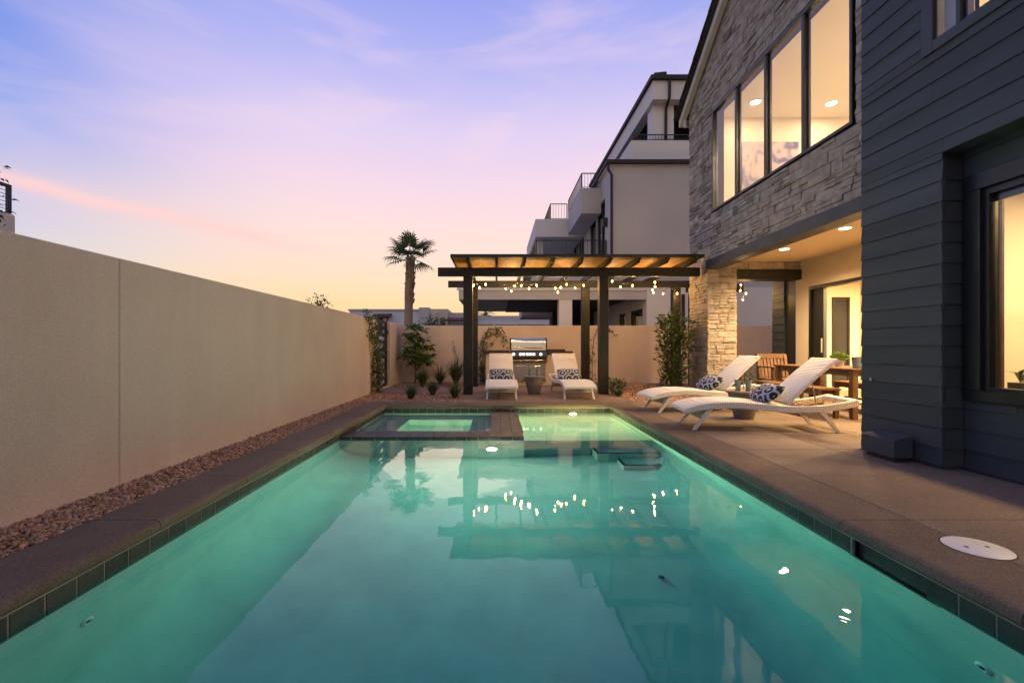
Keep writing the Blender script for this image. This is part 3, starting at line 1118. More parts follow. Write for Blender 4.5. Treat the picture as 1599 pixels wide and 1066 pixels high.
# patio rear wall with sliding door opening
DY0, DY1, DZ1 = 6.2, 9.62, 2.362
pwall = MB()
pwall.box(6.72, 6.90, DY1, 10.06, 0.0, 2.95).box(6.72, 6.90, DY0, DY1, DZ1, 2.95).box(6.72, 6.90, 4.73, DY0, 0.0, 2.95)
pwall.build('patio_wall', M['patio_wall'], house)
dfr = MB().box(6.70, 6.86, DY0, DY1 - .001, DZ1 - 0.07, DZ1 - .001).box(6.70, 6.88, DY1 - 0.05, DY1 - .002, 0.0, DZ1 - .071).box(6.70, 6.88, DY0 + .001, DY0 + .05, 0.0, DZ1 - .071).box(6.73, 6.88, DY0, DY1, -0.0, 0.018).build('sliding_door', M['frame_black'], house)
box('door_leaf', M['metal_black'], dfr, 6.76, 6.83, DY1 - 0.36, DY1 - 0.055, 0.02, DZ1 - .075)
box('door_handle', M['steel_brushed'], dfr, 6.725, 6.758, DY1 - 0.34, DY1 - 0.32, 0.95, 1.25)

# --- dark sided wing beyond the patio
wing = MB().box(6.76, 6.9, 10.07, 10.93, 0.0, 2.95).build('siding_wall', M['siding'], house)
def boards(parent, axis, face, a, b, z0, z1, out, pitch=0.178, zref=0.0, name='siding_board'):
    """lapped boards; axis 1: wall face x=face running y a..b, out=-1 faces -x; axis 0: face y=face running x a..b, out -1 faces -y"""
    k = math.floor((z0 - zref) / pitch)
    while zref + k * pitch < z1 - 0.01:
        lo = max(zref + k * pitch, z0)
        hi = min(zref + (k + 1) * pitch + 0.0, z1)
        if hi - lo < 0.015:
            k += 1
            continue
        t_lo = 0.020
        t_hi = 0.020 - 0.012 * (hi - lo) / pitch
        poly = [(face - out * 0.012, lo), (face + out * t_lo, lo + .0005), (face + out * (t_lo + .0005), lo + 0.006), (face + out * t_hi, hi), (face - out * 0.012, hi)]
        cuts = [a, b]
        if axis == 1 and b - a > 4 and (k * 7) % 5 < 2:
            cuts = [a, 3.35 + ((k * 37) % 11) / 10.0, b]
        for c0, c1 in zip(cuts[:-1], cuts[1:]):
            MB().prism(poly, axis, c0 + (.0012 if c0 > a else 0), c1 - (.0012 if c1 < b else 0)).build(name, M['siding'], parent)
        k += 1


boards(wing, 1, 6.74, 10.48, 10.93, 0.0, 2.95, -1)
wd = box('side_door', M['metal_black'], house, 6.755, 6.80, 10.09, 10.47, 0.02, 2.25)
MB().tube([(6.70, 10.78, 1.10), (6.68, 10.78, 1.10), (6.68, 10.70, 1.11)], 0.011).build('lever_handle', M['steel'], wing)

# --- sided bay (near, right)
bay = MB()
bay.box(3.85, 4.2, -1.6, 4.70, 2.75, 3.70).box(3.85, 4.2, 3.96, 4.70, 3.70, 6.4).box(3.85, 4.2, -1.6, 2.6, 3.70, 6.4).box(3.85, 4.2, 2.6, 3.96, 5.2, 6.4)
bay.box(3.85, 4.2, 3.87, 4.70, 0.0, 2.75)
bay.build('bay_wall', M['siding'], house)
bayo = house.children[-1]
UY0, UY1, UZ0, UZ1 = 2.6, 4.03, 3.64, 5.2
# upper boards, split around the small upper window
boards(bayo, 1, XB + .02, -1.6, 4.71, 2.735, UZ0, -1)
boards(bayo, 1, XB + .02, UY1, 4.71, UZ0, 6.4, -1)
boards(bayo, 1, XB + .02, -1.6, UY0, UZ0, 6.4, -1)
boards(bayo, 1, XB + .02, 3.852, 4.71, 0.03, 2.735, -1)
# return of the recess
boards(bayo, 0, 3.87, 3.832, 4.03, 0.03, 2.55, -1)
box('soffit_trim', M['siding'], bayo, 3.812, 4.2, -1.6, 3.85, 2.722, 2.7345)
# recessed wall
RW = 4.01
gy0, gy1, gz0, gz1 = 0.2, 3.645, 0.727, 2.285   # glass
rec = MB().box(4.03, 4.2, -1.6, 3.865, 0.0, 0.60).box(4.03, 4.2, -1.6, 3.865, 2.50, 2.75).box(4.03, 4.2, 3.83, 3.865, 0.6, 2.5).box(4.03, 4.2, -1.6, 0.0, 0.6, 2.5)
rec.build('recess_wall', M['siding'], house)
reco = house.children[-1]
boards(reco, 1, RW + .02, -1.6, 3.845, 0.02, 0.605, -1)
boards(reco, 1, RW + .02, -1.6, 3.845, 2.50, 2.72, -1)
wf = MB()
wf.box(3.985, 4.12, 0.0, 3.826, 0.606, 0.70, b=.004).box(3.985, 4.12, 0.0, 3.826, 2.36, 2.498, b=.004).box(3.985, 4.12, 3.70, 3.826, 0.70, 2.36, b=.004)
wf.box(4.02, 4.11, 0.0, 3.70, 0.70, gz0).box(4.02, 4.11, 0.0, 3.70, gz1 + .02, 2.36).box(4.02, 4.11, gy1 + .012, 3.70, gz0, gz1 + .02)
win = wf.build('window', M['frame_black'], house)
box('pane', M['glass'], win, 4.06, 4.068, 0.0, gy1 + .012, gz0, gz1 + .02)
box('sash', M['trim_dark'], win, 4.075, 4.10, 0.0, gy1 + .01, gz1 - 0.035, gz1 + .02)
MB().box(4.078, 4.10, gy1 - .012, gy1 - .004, gz0, gz1 - .04).box(4.078, 4.10, gy1 - .028, gy1 - .02, gz0, gz1 - .04).build('jamb_strip', M['teak'], win)

# small upper window in the bay
uw = MB()
uw.box(3.815, 3.86, 3.925, UY1 + .0, UZ0 - .0, UZ1, b=.004).box(3.815, 3.86, UY0, 3.925, UZ0, 3.735, b=.004).box(3.815, 3.87, 3.69, 3.725, 3.735, UZ1, b=.003)
uwo = uw.build('window', M['trim_dark'], house)
box('pane', M['glass'], uwo, 3.842, 3.848, UY0, 3.69, 3.735, UZ1)
box('pane', M['glass'], uwo, 3.842, 3.848, 3.725, 3.925, 3.735, UZ1)
MB().box(3.85, 3.9, 3.66, 3.69, 3.735, UZ1).box(3.85, 3.9, UY0, 3.66, 3.735, 3.76).build('sash', M['frame_black'], uwo)
box('blind', M['fascia_white'], uwo, 3.93, 3.94, 3.69, 3.93, 3.735, UZ1)

# vent box at the foot of the siding
vb = MB().prism([(3.63, 0.045), (3.63, 0.205), (3.80, 0.245), (3.80, 0.045)], 1, 4.09, 4.46).build('vent_hood', M['siding'], house)
MB().box(3.66, 3.80, 4.12, 4.43, 0.0, 0.045).build('vent_duct', M['metal_black'], vb)
MB().lathe([(0.018, 0), (0.018, 0.004)], 10).xf(Matrix.Translation((3.826, 4.58, 0.73)) @ Matrix.Rotation(R(-90), 4, 'Y')).build('tag_plate', M['steel'], bayo)

# --- big upper window
fr = MB()
d0, d1_ = 4.585, 4.70
fr.box(d0, d1_, WY0, WY0 + .05, WZ0, WZ1, b=.004).box(d0, d1_, WY1 - .05, WY1, WZ0, WZ1, b=.004)
fr.box(d0, d1_, WY0 + .05, WY1 - .05, WZ0, WZ0 + .045, b=.004).box(d0, d1_, WY0 + .05, WY1 - .05, WZ1 - .07, WZ1, b=.004)
bw = fr.build('window', M['frame_black'], house)
cell = (WY1 - WY0) / 4
for k in range(1, 4):
    yy = WY0 + cell * k
    box('mullion', M['frame_black'], bw, d0 + .006, d1_ - .01, yy - .032, yy + .032, WZ0 + .045, WZ1 - .07, b=.004)
for k in range(4):
    box('pane', M['glass'], bw, 4.63, 4.638, WY0 + cell * k + .03, WY0 + cell * (k + 1) - .03, WZ0 + .03, WZ1 - .05)
for k in range(4):
    MB().box(4.645, 4.68, WY0 + cell * (k + 1) - .055, WY0 + cell * (k + 1) - .034, WZ0 + .045, WZ1 - .07).build('sash', M['frame_black'], bw)

# --- roof rake
y_e = 10.95
rk = MB().prism([(y_e, GAB(y_e) - .02), (y_e, GAB(y_e) + .02), (7.7, GAB(7.7) + .02), (4.45, GAB(4.45) + .02), (4.45, GAB(4.45) - .06), (7.7, GAB(7.7) - .06)], 0, 4.40, 9.6)
roof = rk.build('roof', M['roof_tile'], house)
bb = MB().prism([(y_e - .02, GAB(y_e) - .20), (y_e - .02, GAB(y_e) - .025), (7.7, GAB(7.7) - .065), (7.7, GAB(7.7) - .25)], 0, 4.46, 4.57)
bb.build('bargeboard', M['fascia_white'], roof)
MB().box(4.46, 5.4, y_e - .02, y_e, GAB(y_e) - .2, GAB(y_e) - .03).build('eave_fascia', M['fascia_white'], roof)
MB().tube([(4.55, 10.80, 6.35), (4.55, 10.80, 6.62)], 0.04).build('gutter_outlet', M['fascia_white'], roof)
for k in range(8):
    yb = y_e + .04 - 0.36 * k
    ya = yb - 0.40
    MB().prism([(yb, GAB(yb) + .055), (yb, GAB(yb) + .015), (ya, GAB(ya) + .015), (ya, GAB(ya) + .03)], 0, 4.34, 5.4).build('roof_tile', M['roof_tile'], roof)

# --- rooms
def room(x0, x1, y0, y1, z0, z1, skip=(), floor='room_floor'):
    t = 0.08
    mb = MB()
    if 'far' not in skip:
        mb.box(x0, x1, y1, y1 + t, z0, z1)
    if 'near' not in skip:
        mb.box(x0, x1, y0 - t, y0, z0, z1)
    if 'right' not in skip:
        mb.box(x1, x1 + t, y0 - t, y1 + t, z0, z1)
    mb.build('room_wall', M['room'], house)
    box('room_ceiling', M['room'], house, x0, x1 + t, y0 - t, y1 + t, z1, z1 + t)
    box('room_floor', M[floor], house, x0, x1 + t, y0 - t, y1 + t, z0 - t, z0 - 0.001)


def lamp(name, parent, kind, loc, power, col, size=0.4, spot=None, rot=(0, 0, 0)):
    ld = bpy.data.lights.new(name, kind)
    ld.energy = power
    ld.color = col
    if kind == 'AREA':
        ld.shape = 'DISK'
        ld.size = size
    else:
        ld.shadow_soft_size = size
    if kind == 'SPOT':
        ld.spot_size = R(spot)
        ld.spot_blend = 0.8
    o = bpy.data.objects.new(name, ld)
    COL.objects.link(o)
    o.parent = parent
    o.location = Vector(loc) - WLOC.get(parent.name, Vector((0, 0, 0)))
    o.rotation_euler = rot
    return o


WARM = (1.0, 0.66, 0.30)
def ceiling_lamp(parent, x, y, z, r, mat, power, size, col=WARM, kind='AREA', spot=None, name='ceiling_lamp'):
    o = MB().lathe([(r * 1.25, 0.0), (r * 1.25, -0.008), (r, -0.012), (r, -0.004), (0.001, -0.004)], 24, (x, y, z)).build(name, M['white'], parent, smooth=40)
    MB().lathe([(r * .97, -0.005), (r * .97, -0.009), (0.001, -0.010)], 24, (x, y, z)).build('lens', mat, o, smooth=40)
    lamp('lamp_light', parent, kind, (x, y, z - 0.03), power, col, size, spot)
    return o


# near room behind the recess window
room(4.2, 8.0, -1.5, 4.58, 0.0, 2.72)
ceiling_lamp(house, 5.6, 3.0, 2.72, 0.09, M['roomlight'], 140, 0.6)
tvt = thing('television', 'black wall mounted television inside the near lit window', 'television', (6.0, 4.55, 1.15))
box('frame', M['frame_black'], tvt, 5.42, 6.6, 4.53, 4.575, 1.15, 1.57, b=.004)
box('screen', M['metal_black'], tvt, 5.435, 6.585, 4.522, 4.5295, 1.165, 1.555)
shf = thing('console_shelf', 'brown wooden console shelf under the television', 'shelf', (6.0, 4.4, 0))
box('top', M['teak'], shf, 5.36, 6.8, 4.25, 4.578, 0.72, 0.78, b=.004)
for x in (5.40, 6.70):
    box('side_panel', M['teak'], shf, x, x + .06, 4.28, 4.56, 0.0, 0.719)
# patio-side room
room(6.9, 10.6, 5.4, 11.1, 0.0, 2.72)
ceiling_lamp(house, 8.4, 8.6, 2.72, 0.09, M['roomlight'], 330, 0.7)
ceiling_lamp(house, 8.4, 7.0, 2.72, 0.09, M['roomlight'], 330, 0.7)
box('room_partition', M['room'], house, 9.0, 9.15, 10.2, 11.1, 0.0, 2.72)
iw = MB().box(8.30, 8.36, 11.05, 11.09, 0.1, 2.30).box(8.66, 8.72, 11.05, 11.09, 0.1, 2.30).box(8.36, 8.66, 11.05, 11.09, 2.24, 2.30).build('inner_window', M['frame_black'], house)
box('pane', M['dark_inside'], iw, 8.36, 8.66, 11.07, 11.085, 0.1, 2.24)
# upper room
room(4.851, 9.3, 5.2, 9.88, 3.30, 6.12, floor='room')  # unseen floor kept pale to bounce light onto the ceiling
ceiling_lamp(house, 5.35, 9.25, 6.12, 0.10, M['roomlight'], 13, 0.3, col=(1, .74, .45))
ceiling_lamp(house, 6.95, 9.30, 6.12, 0.10, M['roomlight'], 13, 0.3, col=(1, .74, .45))
ceiling_lamp(house, 6.2, 6.6, 6.12, 0.10, M['roomlight'], 150, 0.6, col=(1, .74, .47))  # unseen lamp, added out of view to light this room
ceiling_lamp(house, 8.2, 7.6, 6.12, 0.10, M['roomlight'], 80, 0.6, col=(1, .74, .47))  # another unseen lamp added to brighten the room
# small room behind the bay's upper window
room(4.2, 7.0, 0.5, 4.5, 3.1, 5.6)
ceiling_lamp(house, 5.4, 3.0, 5.6, 0.09, M['roomlight'], 80, 0.5)
# patio downlights
for yy in (8.61, 7.11, 5.6):  # the nearest downlight is unseen, added to the row
    ceiling_lamp(house, 5.53, yy, 2.951, 0.085, M['downlight'], 400, 0.06, kind='SPOT', spot=150, name='downlight')

art = box('painting', M['art'], None, 5.40, 6.64, 9.84, 9.87, 4.55, 5.57)
tag(art, 'abstract purple and white canvas seen through the big upper window', 'painting')

# ================================================================== PERGOLA
pg = thing('pergola', 'dark timber pergola with amber wood roof over the grill', 'pergola', (1.8, 11.2, 0))
for (x, y) in ((-0.64, 10.2), (2.43, 10.2), (-0.61, 12.25), (2.43, 12.25), (4.90, 12.25)):
    box('post', M['pergola'], pg, x - .104, x + .104, y - .104, y + .104, 0.0, 2.86, b=0.008)
box('beam', M['pergola'], pg, -1.31, 4.56, 10.03, 10.094, 2.65, 2.85, b=0.006)
box('beam', M['pergola'], pg, -1.30, 5.35, 12.08, 12.144, 2.68, 2.858, b=0.006)
rx = [-0.60 + 0.605 * k for k in range(9)]
for x in rx:
    prof = [(9.42, 2.985), (9.42, 2.955), (9.56, 2.862), (12.85, 2.862), (12.85, 2.985)]
    MB().prism(prof, 0, x - .026, x + .026).build('rafter', M['pergola'], pg)
edges = [-0.94] + [x for x in rx] + [4.34]
for a, b in zip(edges[:-1], edges[1:]):
    box('roof_panel', M['roof_wood'], pg, a + .002, b - .002, 9.44, 11.15, 2.987, 3.003)
MB().box(-0.965, 4.365, 9.385, 9.418, 2.952, 3.012).box(-0.965, -0.942, 9.418, 11.15, 2.952, 3.0121).box(4.342, 4.365, 9.418, 11.15, 2.952, 3.0121).box(-0.94, 4.34, 9.418, 11.15, 3.004, 3.0118).build('roof_edge', M['pergola'], pg)

# ---- string lights
sl = thing('string_lights', 'string of small warm bulbs hung under the pergola beams', 'string lights', (1.8, 11.2, 2.6))
bulbs = [(-0.53, 10.45, 2.53), (-0.4, 10.6, 2.49), (-0.26, 10.95, 2.62), (0.25, 11.8, 2.63), (0.4, 12.0, 2.59), (0.48, 11.7, 2.69), (0.63, 11.3, 2.64), (0.8, 10.95, 2.52),
         (0.95, 10.55, 2.54), (1.38, 10.5, 2.47), (1.47, 10.7, 2.4), (1.58, 11.0, 2.55), (1.8, 11.5, 2.7), (2.1, 11.95, 2.67), (2.28, 11.7, 2.7), (2.92, 11.3, 2.75),
         (2.99, 10.8, 2.54), (3.19, 10.5, 2.53), (3.75, 10.6, 2.62), (3.86, 10.9, 2.56), (3.9, 11.2, 2.52), (4.03, 11.5, 2.49), (4.39, 11.8, 2.5), (4.82, 11.95, 2.52),
         (6.33, 11.6, 2.70), (6.31, 11.6, 2.55), (6.46, 11.6, 2.48), (6.38, 11.6, 2.32)]
bm_ = MB().lathe([(0.003, -0.048), (0.012, -0.042), (0.018, -0.028), (0.016, -0.013), (0.010, 0.0)], 12)
bme = bpy.data.meshes.new('bulb')
bme.from_pydata(bm_.v, [], bm_.f)
bme.shade_smooth()
bme.materials.append(M['bulb'])
sm_ = MB().lathe([(0.013, -0.002), (0.014, 0.035), (0.006, 0.045)], 10)
sme = bpy.data.meshes.new('socket')
sme.from_pydata(sm_.v, [], sm_.f)
sme.materials.append(M['metal_black'])
for i, p in enumerate(bulbs):
    o = link('bulb', bme, None, sl)
    o.location = Vector(p) - WLOC[sl.name]
    s = link('socket', sme, None, o)
    lamp('bulb_light', sl, 'POINT', (p[0], p[1], p[2] - 0.075), 8.0, (1.0, 0.56, 0.18), 0.02)
pts = []
for i, p in enumerate(bulbs[:24]):
    pts.append((p[0], p[1], p[2] + 0.05))
    if i < 23:
        q = bulbs[i + 1]
        dist = math.dist(p, q)
        if dist > 0.45:
            pts.append(((p[0] + q[0]) / 2, (p[1] + q[1]) / 2, min(2.83, max(p[2], q[2]) + 0.12)))
        else:
            pts.append(((p[0] + q[0]) / 2, (p[1] + q[1]) / 2, (p[2] + q[2]) / 2 + 0.045))
pts = [(-0.55, 10.32, 2.80)] + pts + [(4.9, 12.06, 2.70)]
MB().tube(pts, 0.004, 5).build('cable', M['metal_black'], sl)
MB().tube([(6.33, 11.6, 2.85)] + [(p[0], p[1], p[2] + 0.045) for p in bulbs[24:]], 0.004, 5).build('cable', M['metal_black'], sl)
bx_ = thing('side_pergola', 'dark timber beams beyond the covered patio carrying string bulbs', 'pergola', (6.2, 11.7, 0))
box('beam', M['pergola'], bx_, 5.36, 6.78, 11.55, 11.65, 2.83, 2.98)
box('beam', M['pergola'], bx_, 5.36, 6.95, 12.60, 12.70, 2.62, 2.86)
box('post', M['pergola'], bx_, 5.25, 5.40, 11.5, 11.7, 0, 2.85)
box('post', M['pergola'], bx_, 5.45, 5.60, 12.56, 12.74, 0, 2.85)

# ================================================================== GRILL ISLAND
isl = thing('grill_island', 'stucco grill counter with dark granite top under the pergola', 'counter', (0.9, 12.8, 0))
box('base', M['stucco'], isl, -0.30, 2.05, 12.5, 13.2, 0.0, 0.89, b=0.012)
box('countertop', M['granite'], isl, -0.36, 0.36, 12.44, 13.26, 0.891, 0.985, b=0.008)
box('countertop', M['granite'], isl, 1.42, 2.13, 12.44, 13.26, 0.891, 0.955, b=0.008)
box('countertop', M['granite'], isl, 0.36, 1.42, 13.0, 13.26, 0.891, 0.955)
box('backsplash', M['granite'], isl, 1.42, 2.0, 13.0, 13.2, 0.956, 1.01)
do = MB().box(0.44, 1.36, 12.478, 12.499, 0.10, 0.60, b=0.004).build('cabinet_doors', M['steel_brushed'], isl)
MB().box(0.895, 0.905, 12.472, 12.4775, 0.12, 0.58).build('door_gap', M['metal_black'], do)
MB().tube([(0.56, 12.45, 0.54), (0.76, 12.45, 0.54)], 0.010).build('handle', M['steel'], do)
MB().tube([(1.04, 12.45, 0.54), (1.24, 12.45, 0.54)], 0.010).build('handle', M['steel'], do)
ou = MB().box(1.46, 1.54, 12.488, 12.499, 0.70, 0.83, b=.003).build('outlet', M['white'], isl)
for zz_ in (0.74, 0.79):
    MB().box(1.485, 1.515, 12.484, 12.4875, zz_ - .014, zz_ + .014).build('socket_face', M['metal_black'], ou)

gr = thing('gas_grill', 'stainless steel built-in grill with glowing knobs', 'grill', (0.89, 12.7, 0.65))
hood = [(12.455, 0.985), (12.465, 1.18)]
for k in range(1, 8):
    a = R(90 * k / 7)
    hood.append((12.465 + 0.14 * (1 - math.cos(a)), 1.18 + 0.14 * math.sin(a)))
hood += [(13.0, 1.32), (13.0, 0.985)]
MB().prism(hood, 0, 0.42, 1.38).build('hood', M['steel'], gr, smooth=35)
for s0, s1 in ((0.385, 0.419), (1.381, 1.415)):
    MB().prism([(y_, z_ * 1.0 + (0.012 if z_ > 1.0 else 0)) for y_, z_ in hood], 0, s0, s1).build('hood_end', M['metal_black'], gr, smooth=35)
MB().tube([(0.50, 12.44, 1.06), (0.50, 12.40, 1.06), (1.30, 12.40, 1.06), (1.30, 12.44, 1.06)], 0.012).build('handle', M['steel'], gr, smooth=40)
MB().prism([(12.41, 0.80), (12.44, 0.965), (12.60, 0.984), (12.60, 0.80)], 0, 0.385, 1.415).build('control_panel', M['steel_dark'], gr)
MB().box(0.40, 1.40, 12.43, 12.50, 0.66, 0.799, b=0.006).build('drip_tray', M['metal_black'], gr)
MB().tube([(0.42, 12.40, 0.70), (1.38, 12.40, 0.70)], 0.011).build('tray_handle', M['steel'], gr, smooth=40)
for x in (0.48, 0.67, 0.76, 0.86, 0.95, 1.04, 1.235):
    Mk = Matrix.Translation((x, 12.418, 0.875)) @ Matrix.Rotation(R(80), 4, 'X')
    kn = MB().lathe([(0.024, 0.0), (0.022, 0.035), (0.016, 0.042), (0.001, 0.042)], 16).xf(Mk).build('knob', M['steel_brushed'], gr, smooth=40)
    MB().lathe([(0.038, 0.0), (0.036, 0.007), (0.026, 0.007), (0.026, 0.0)], 18).xf(Mk).build('light_ring', M['led'], kn, smooth=40)
    MB().box(x - .004, x + .004, 12.368, 12.376, 0.862, 0.892).build('pointer', M['metal_black'], kn)

# ================================================================== LOUNGERS
def lounger(label, loc, rotz):
    W = 0.66
    hw = W / 2
    prof = [(0.0, .262), (.06, .292), (.16, .325), (.32, .352), (.5, .366), (.7, .366), (.9, .352), (1.1, .333), (1.3, .322), (1.5, .325), (1.7, .343), (1.9, .378), (2.06, .415)]
    zt = lambda x: float(np.interp(x, [p[0] for p in prof], [p[1] for p in prof]))
    t = thing('sun_lounger', label, 'sun lounger', loc, 'white wicker sun loungers')
    t.rotation_euler = (0, 0, rotz)

    def strip(x0, x1, y0, y1, top, thick, n=22, b=0.010):
        mb = MB()
        xs = np.linspace(x0, x1, n)
        vs, fs = [], []
        for x in xs:
            z = zt(x) + top
            th = thick(x) if callable(thick) else thick
            ring = [(y0 + b, z), (y1 - b, z), (y1, z - b), (y1, z - th + b), (y1 - b, z - th), (y0 + b, z - th), (y0, z - th + b), (y0, z - b)]
            vs += [(x, a, c) for a, c in ring]
        for i in range(n - 1):
            for k in range(8):
                fs.append((i * 8 + k, i * 8 + (k + 1) % 8, (i + 1) * 8 + (k + 1) % 8, (i + 1) * 8 + k))
        fs.append(tuple(range(8)))
        fs.append(tuple((n - 1) * 8 + k for k in range(7, -1, -1)))
        return mb.add(vs, fs)

    th = lambda x: 0.085 - 0.03 * max(0, 1 - x / 0.12)
    for s in (-1, 1):
        a, b_ = sorted((s * hw, s * (hw - .045)))
        strip(0, 2.06, a, b_, 0.0, th).build('side_rail', M['wicker'], t, smooth=40, world=False)
    strip(0, 1.30, -hw + .0455, hw - .0455, 0.004, 0.04).build('seat', M['wicker'], t, smooth=40, world=False)
    strip(2.0, 2.06, -hw + .0455, hw - .0455, 0.0, 0.06, n=3).build('end_rail', M['wicker'], t, smooth=40, world=False)
    # slack straps under the raised back
    for k in range(7):
        x = 1.36 + 0.09 * k
        MB().tube([(x, -hw + .05, zt(x) - .02), (x, 0, zt(x) - .035), (x, hw - .05, zt(x) - .02)], 0.006, 5).build('strap', M['rope'], t, world=False)
    for yy in (-.16, .0, .16):
        MB().tube([(1.32, yy, zt(1.32) - .02), (1.65, yy, zt(1.65) - .03), (2.02, yy, zt(2.02) - .03)], 0.006, 5).build('strap', M['rope'], t, world=False)
    # back panel
    ang = R(44)
    L = 0.80
    nb = 10
    vs, fs = [], []
    for i in range(nb + 1):
        u = L * i / nb
        bow = 0.018 * math.sin(math.pi * i / nb)
        cx = 1.285 + u * math.cos(ang) + bow * math.sin(ang) * -1
        cz = .345 + u * math.sin(ang) + bow * math.cos(ang)
        nx, nz = -math.sin(ang), math.cos(ang)
        w = hw - .05
        for (yy, dn) in ((-w, .018), (-w + .012, .024), (w - .012, .024), (w, .018), (w, -.012), (w - .012, -.018), (-w + .012, -.018), (-w, -.012)):
            vs.append((cx + nx * dn, yy, cz + nz * dn))
    for i in range(nb):
        for k in range(8):
            fs.append((i * 8 + k, i * 8 + (k + 1) % 8, (i + 1) * 8 + (k + 1) % 8, (i + 1) * 8 + k))
    fs.append(tuple(range(8)))
    fs.append(tuple(nb * 8 + k for k in range(7, -1, -1)))
    MB().add(vs, fs).build('backrest', M['wicker'], t, smooth=40, world=False)
    MB().tube([(1.60, -.18, .63), (1.66, -.18, zt(1.66) - .04)], .008, 6).build('back_prop', M['rope'], t, world=False)
    # splayed legs and woven aprons
    for (xa, xf) in ((.36, .13), (1.63, 1.85)):
        za = zt(xa) - .05
        for s in (-1, 1):
            p0 = Vector((xa, s * (hw - .05), za))
            p1 = Vector((xf, s * (hw - .03), 0.0))
            d = (p1 - p0)
            mb = MB()
            sx = .030 if xa < 1 else .030
            vs = []
            for (p, r_) in ((p0, .034), (p1, .021)):
                for (ax, ay) in ((-1, -1), (1, -1), (1, 1), (-1, 1)):
                    vs.append((p.x + ax * r_, p.y + ay * r_ * .75, p.z))
            mb.add(vs, [(0, 1, 2, 3), (7, 6, 5, 4), (0, 4, 5, 1), (1, 5, 6, 2), (2, 6, 7, 3), (3, 7, 4, 0)])
            mb.build('leg', M['wicker'], t, world=False)
        f = 0.56
        xm, zm = xa + (xf - xa) * f, za * (1 - f)
        yy = hw - .06
        c = 0.010
        MB().add([(xa - c, -yy, za), (xa - c, yy, za), (xm - c, yy - .0, zm), (xm - c, -yy + .0, zm), (xa + c, -yy, za), (xa + c, yy, za), (xm + c, yy, zm), (xm + c, -yy, zm)],
                 [(0, 1, 2, 3), (7, 6, 5, 4), (0, 4, 5, 1), (1, 5, 6, 2), (2, 6, 7, 3), (3, 7, 4, 0)]).build('apron', M['wicker'], t, world=False)
    return t


def pillow(label, lounge_loc, rotz, yoff=0.0):
    """lumbar pillow lying against the raised back"""
    nx_, ny_ = 12, 20
    Lx, Ly = 0.29, 0.53
    vs, fs = [], []
    for side in (1, -1):
        for j in range(ny_ + 1):
            for i in range(nx_ + 1):
                u, v = i / nx_ * 2 - 1, j / ny_ * 2 - 1
                puff = (max(0, 1 - abs(u) ** 2.4) * max(0, 1 - abs(v) ** 4.0)) ** 0.55
                pinch = 1 - 0.06 * (u * u) * (1 - 0) * abs(v)
                vs.append((u * Lx / 2 * 1.12 * (1 - .05 * v * v), v * Ly / 2 * (1 - 0.05 * u * u), side * 0.075 * puff))
    n0 = (nx_ + 1) * (ny_ + 1)
    for s in range(2):
        for j in range(ny_):
            for i in range(nx_):
                a = s * n0 + j * (nx_ + 1) + i
                q = (a, a + 1, a + nx_ + 2, a + nx_ + 1)
                fs.append(q if s == 0 else q[::-1])
    mb = MB().add(vs, fs)
    o = mb.build('pillow', M['pillow'], None, smooth=80, recalc=False)
    bm = bmesh.new()
    bm.from_mesh(o.data)
    bmesh.ops.remove_doubles(bm, verts=bm.verts, dist=0.0005)
    bmesh.ops.recalc_face_normals(bm, faces=bm.faces)
    bm.to_mesh(o.data)
    bm.free()
    o.data.shade_smooth()
    o.matrix_world = Matrix.Translation(lounge_loc) @ Matrix.Rotation(rotz, 4, 'Z') @ Matrix.Translation((1.135, yoff, 0.458)) @ Matrix.Rotation(R(-40), 4, 'Y')
    return tag(o, label, 'pillow', 'ring patterned lumbar pillows')


LG = [((0.11, 9.02, 0), R(90), 'white wicker lounger under the pergola beside the left front post', 'blue ring print pillow on the lounger beside the left pergola post'),
      ((1.70, 9.02, 0), R(92.5), 'white wicker lounger under the pergola beside the right front post', 'blue ring print pillow on the lounger beside the right pergola post'),
      ((2.44, 6.06, 0), R(-6.5), 'white wicker lounger lying crosswise nearest the dark siding', 'navy ring print pillow on the crosswise lounger nearest the dark siding'),
      ((2.49, 7.56, 0), R(4), 'white wicker lounger lying crosswise nearer the stone pillar', 'navy ring print pillow on the crosswise lounger nearer the stone pillar')]
first = lounger(LG[0][2], LG[0][0], LG[0][1])
for k, (loc, rz, lb, pb) in enumerate(LG):
    if k:
        dup(first, loc, rz, lb)
    pillow(pb, Vector(loc), rz)

# ---- drum tables and tumblers
def drum_table(label, loc, lugs=False):
    t = thing('side_table', label, 'side table', loc, 'tapered side tables')
    MB().lathe([(0.125, 0.0), (0.135, 0.008), (0.215, 0.36), (0.218, 0.375)], 36, loc).build('base', M['concrete'], t, smooth=35)
    MB().lathe([(0.222, 0.376), (0.243, 0.382), (0.243, 0.402), (0.238, 0.407)], 36, loc).build('table_top', M['concrete'], t, smooth=35)
    if lugs:
        for s in (-1, 1):
            MB().tube([(loc[0] + s * .20, loc[1], .33), (loc[0] + s * .25, loc[1], .31), (loc[0] + s * .27, loc[1], .28)], 0.012, 6).build('handle', M['metal_black'], t)
    return t


def tumbler(label, loc, r=0.045, h=0.165, name='tumbler', cat='tumbler', group='grey tumblers'):
    o = MB().lathe([(r * .78, 0.0), (r, h), (r * .93, h), (r * .72, 0.012)], 20).build(name, M['cup'], None, smooth=50)
    o.location = loc
    return tag(o, label, cat, group)


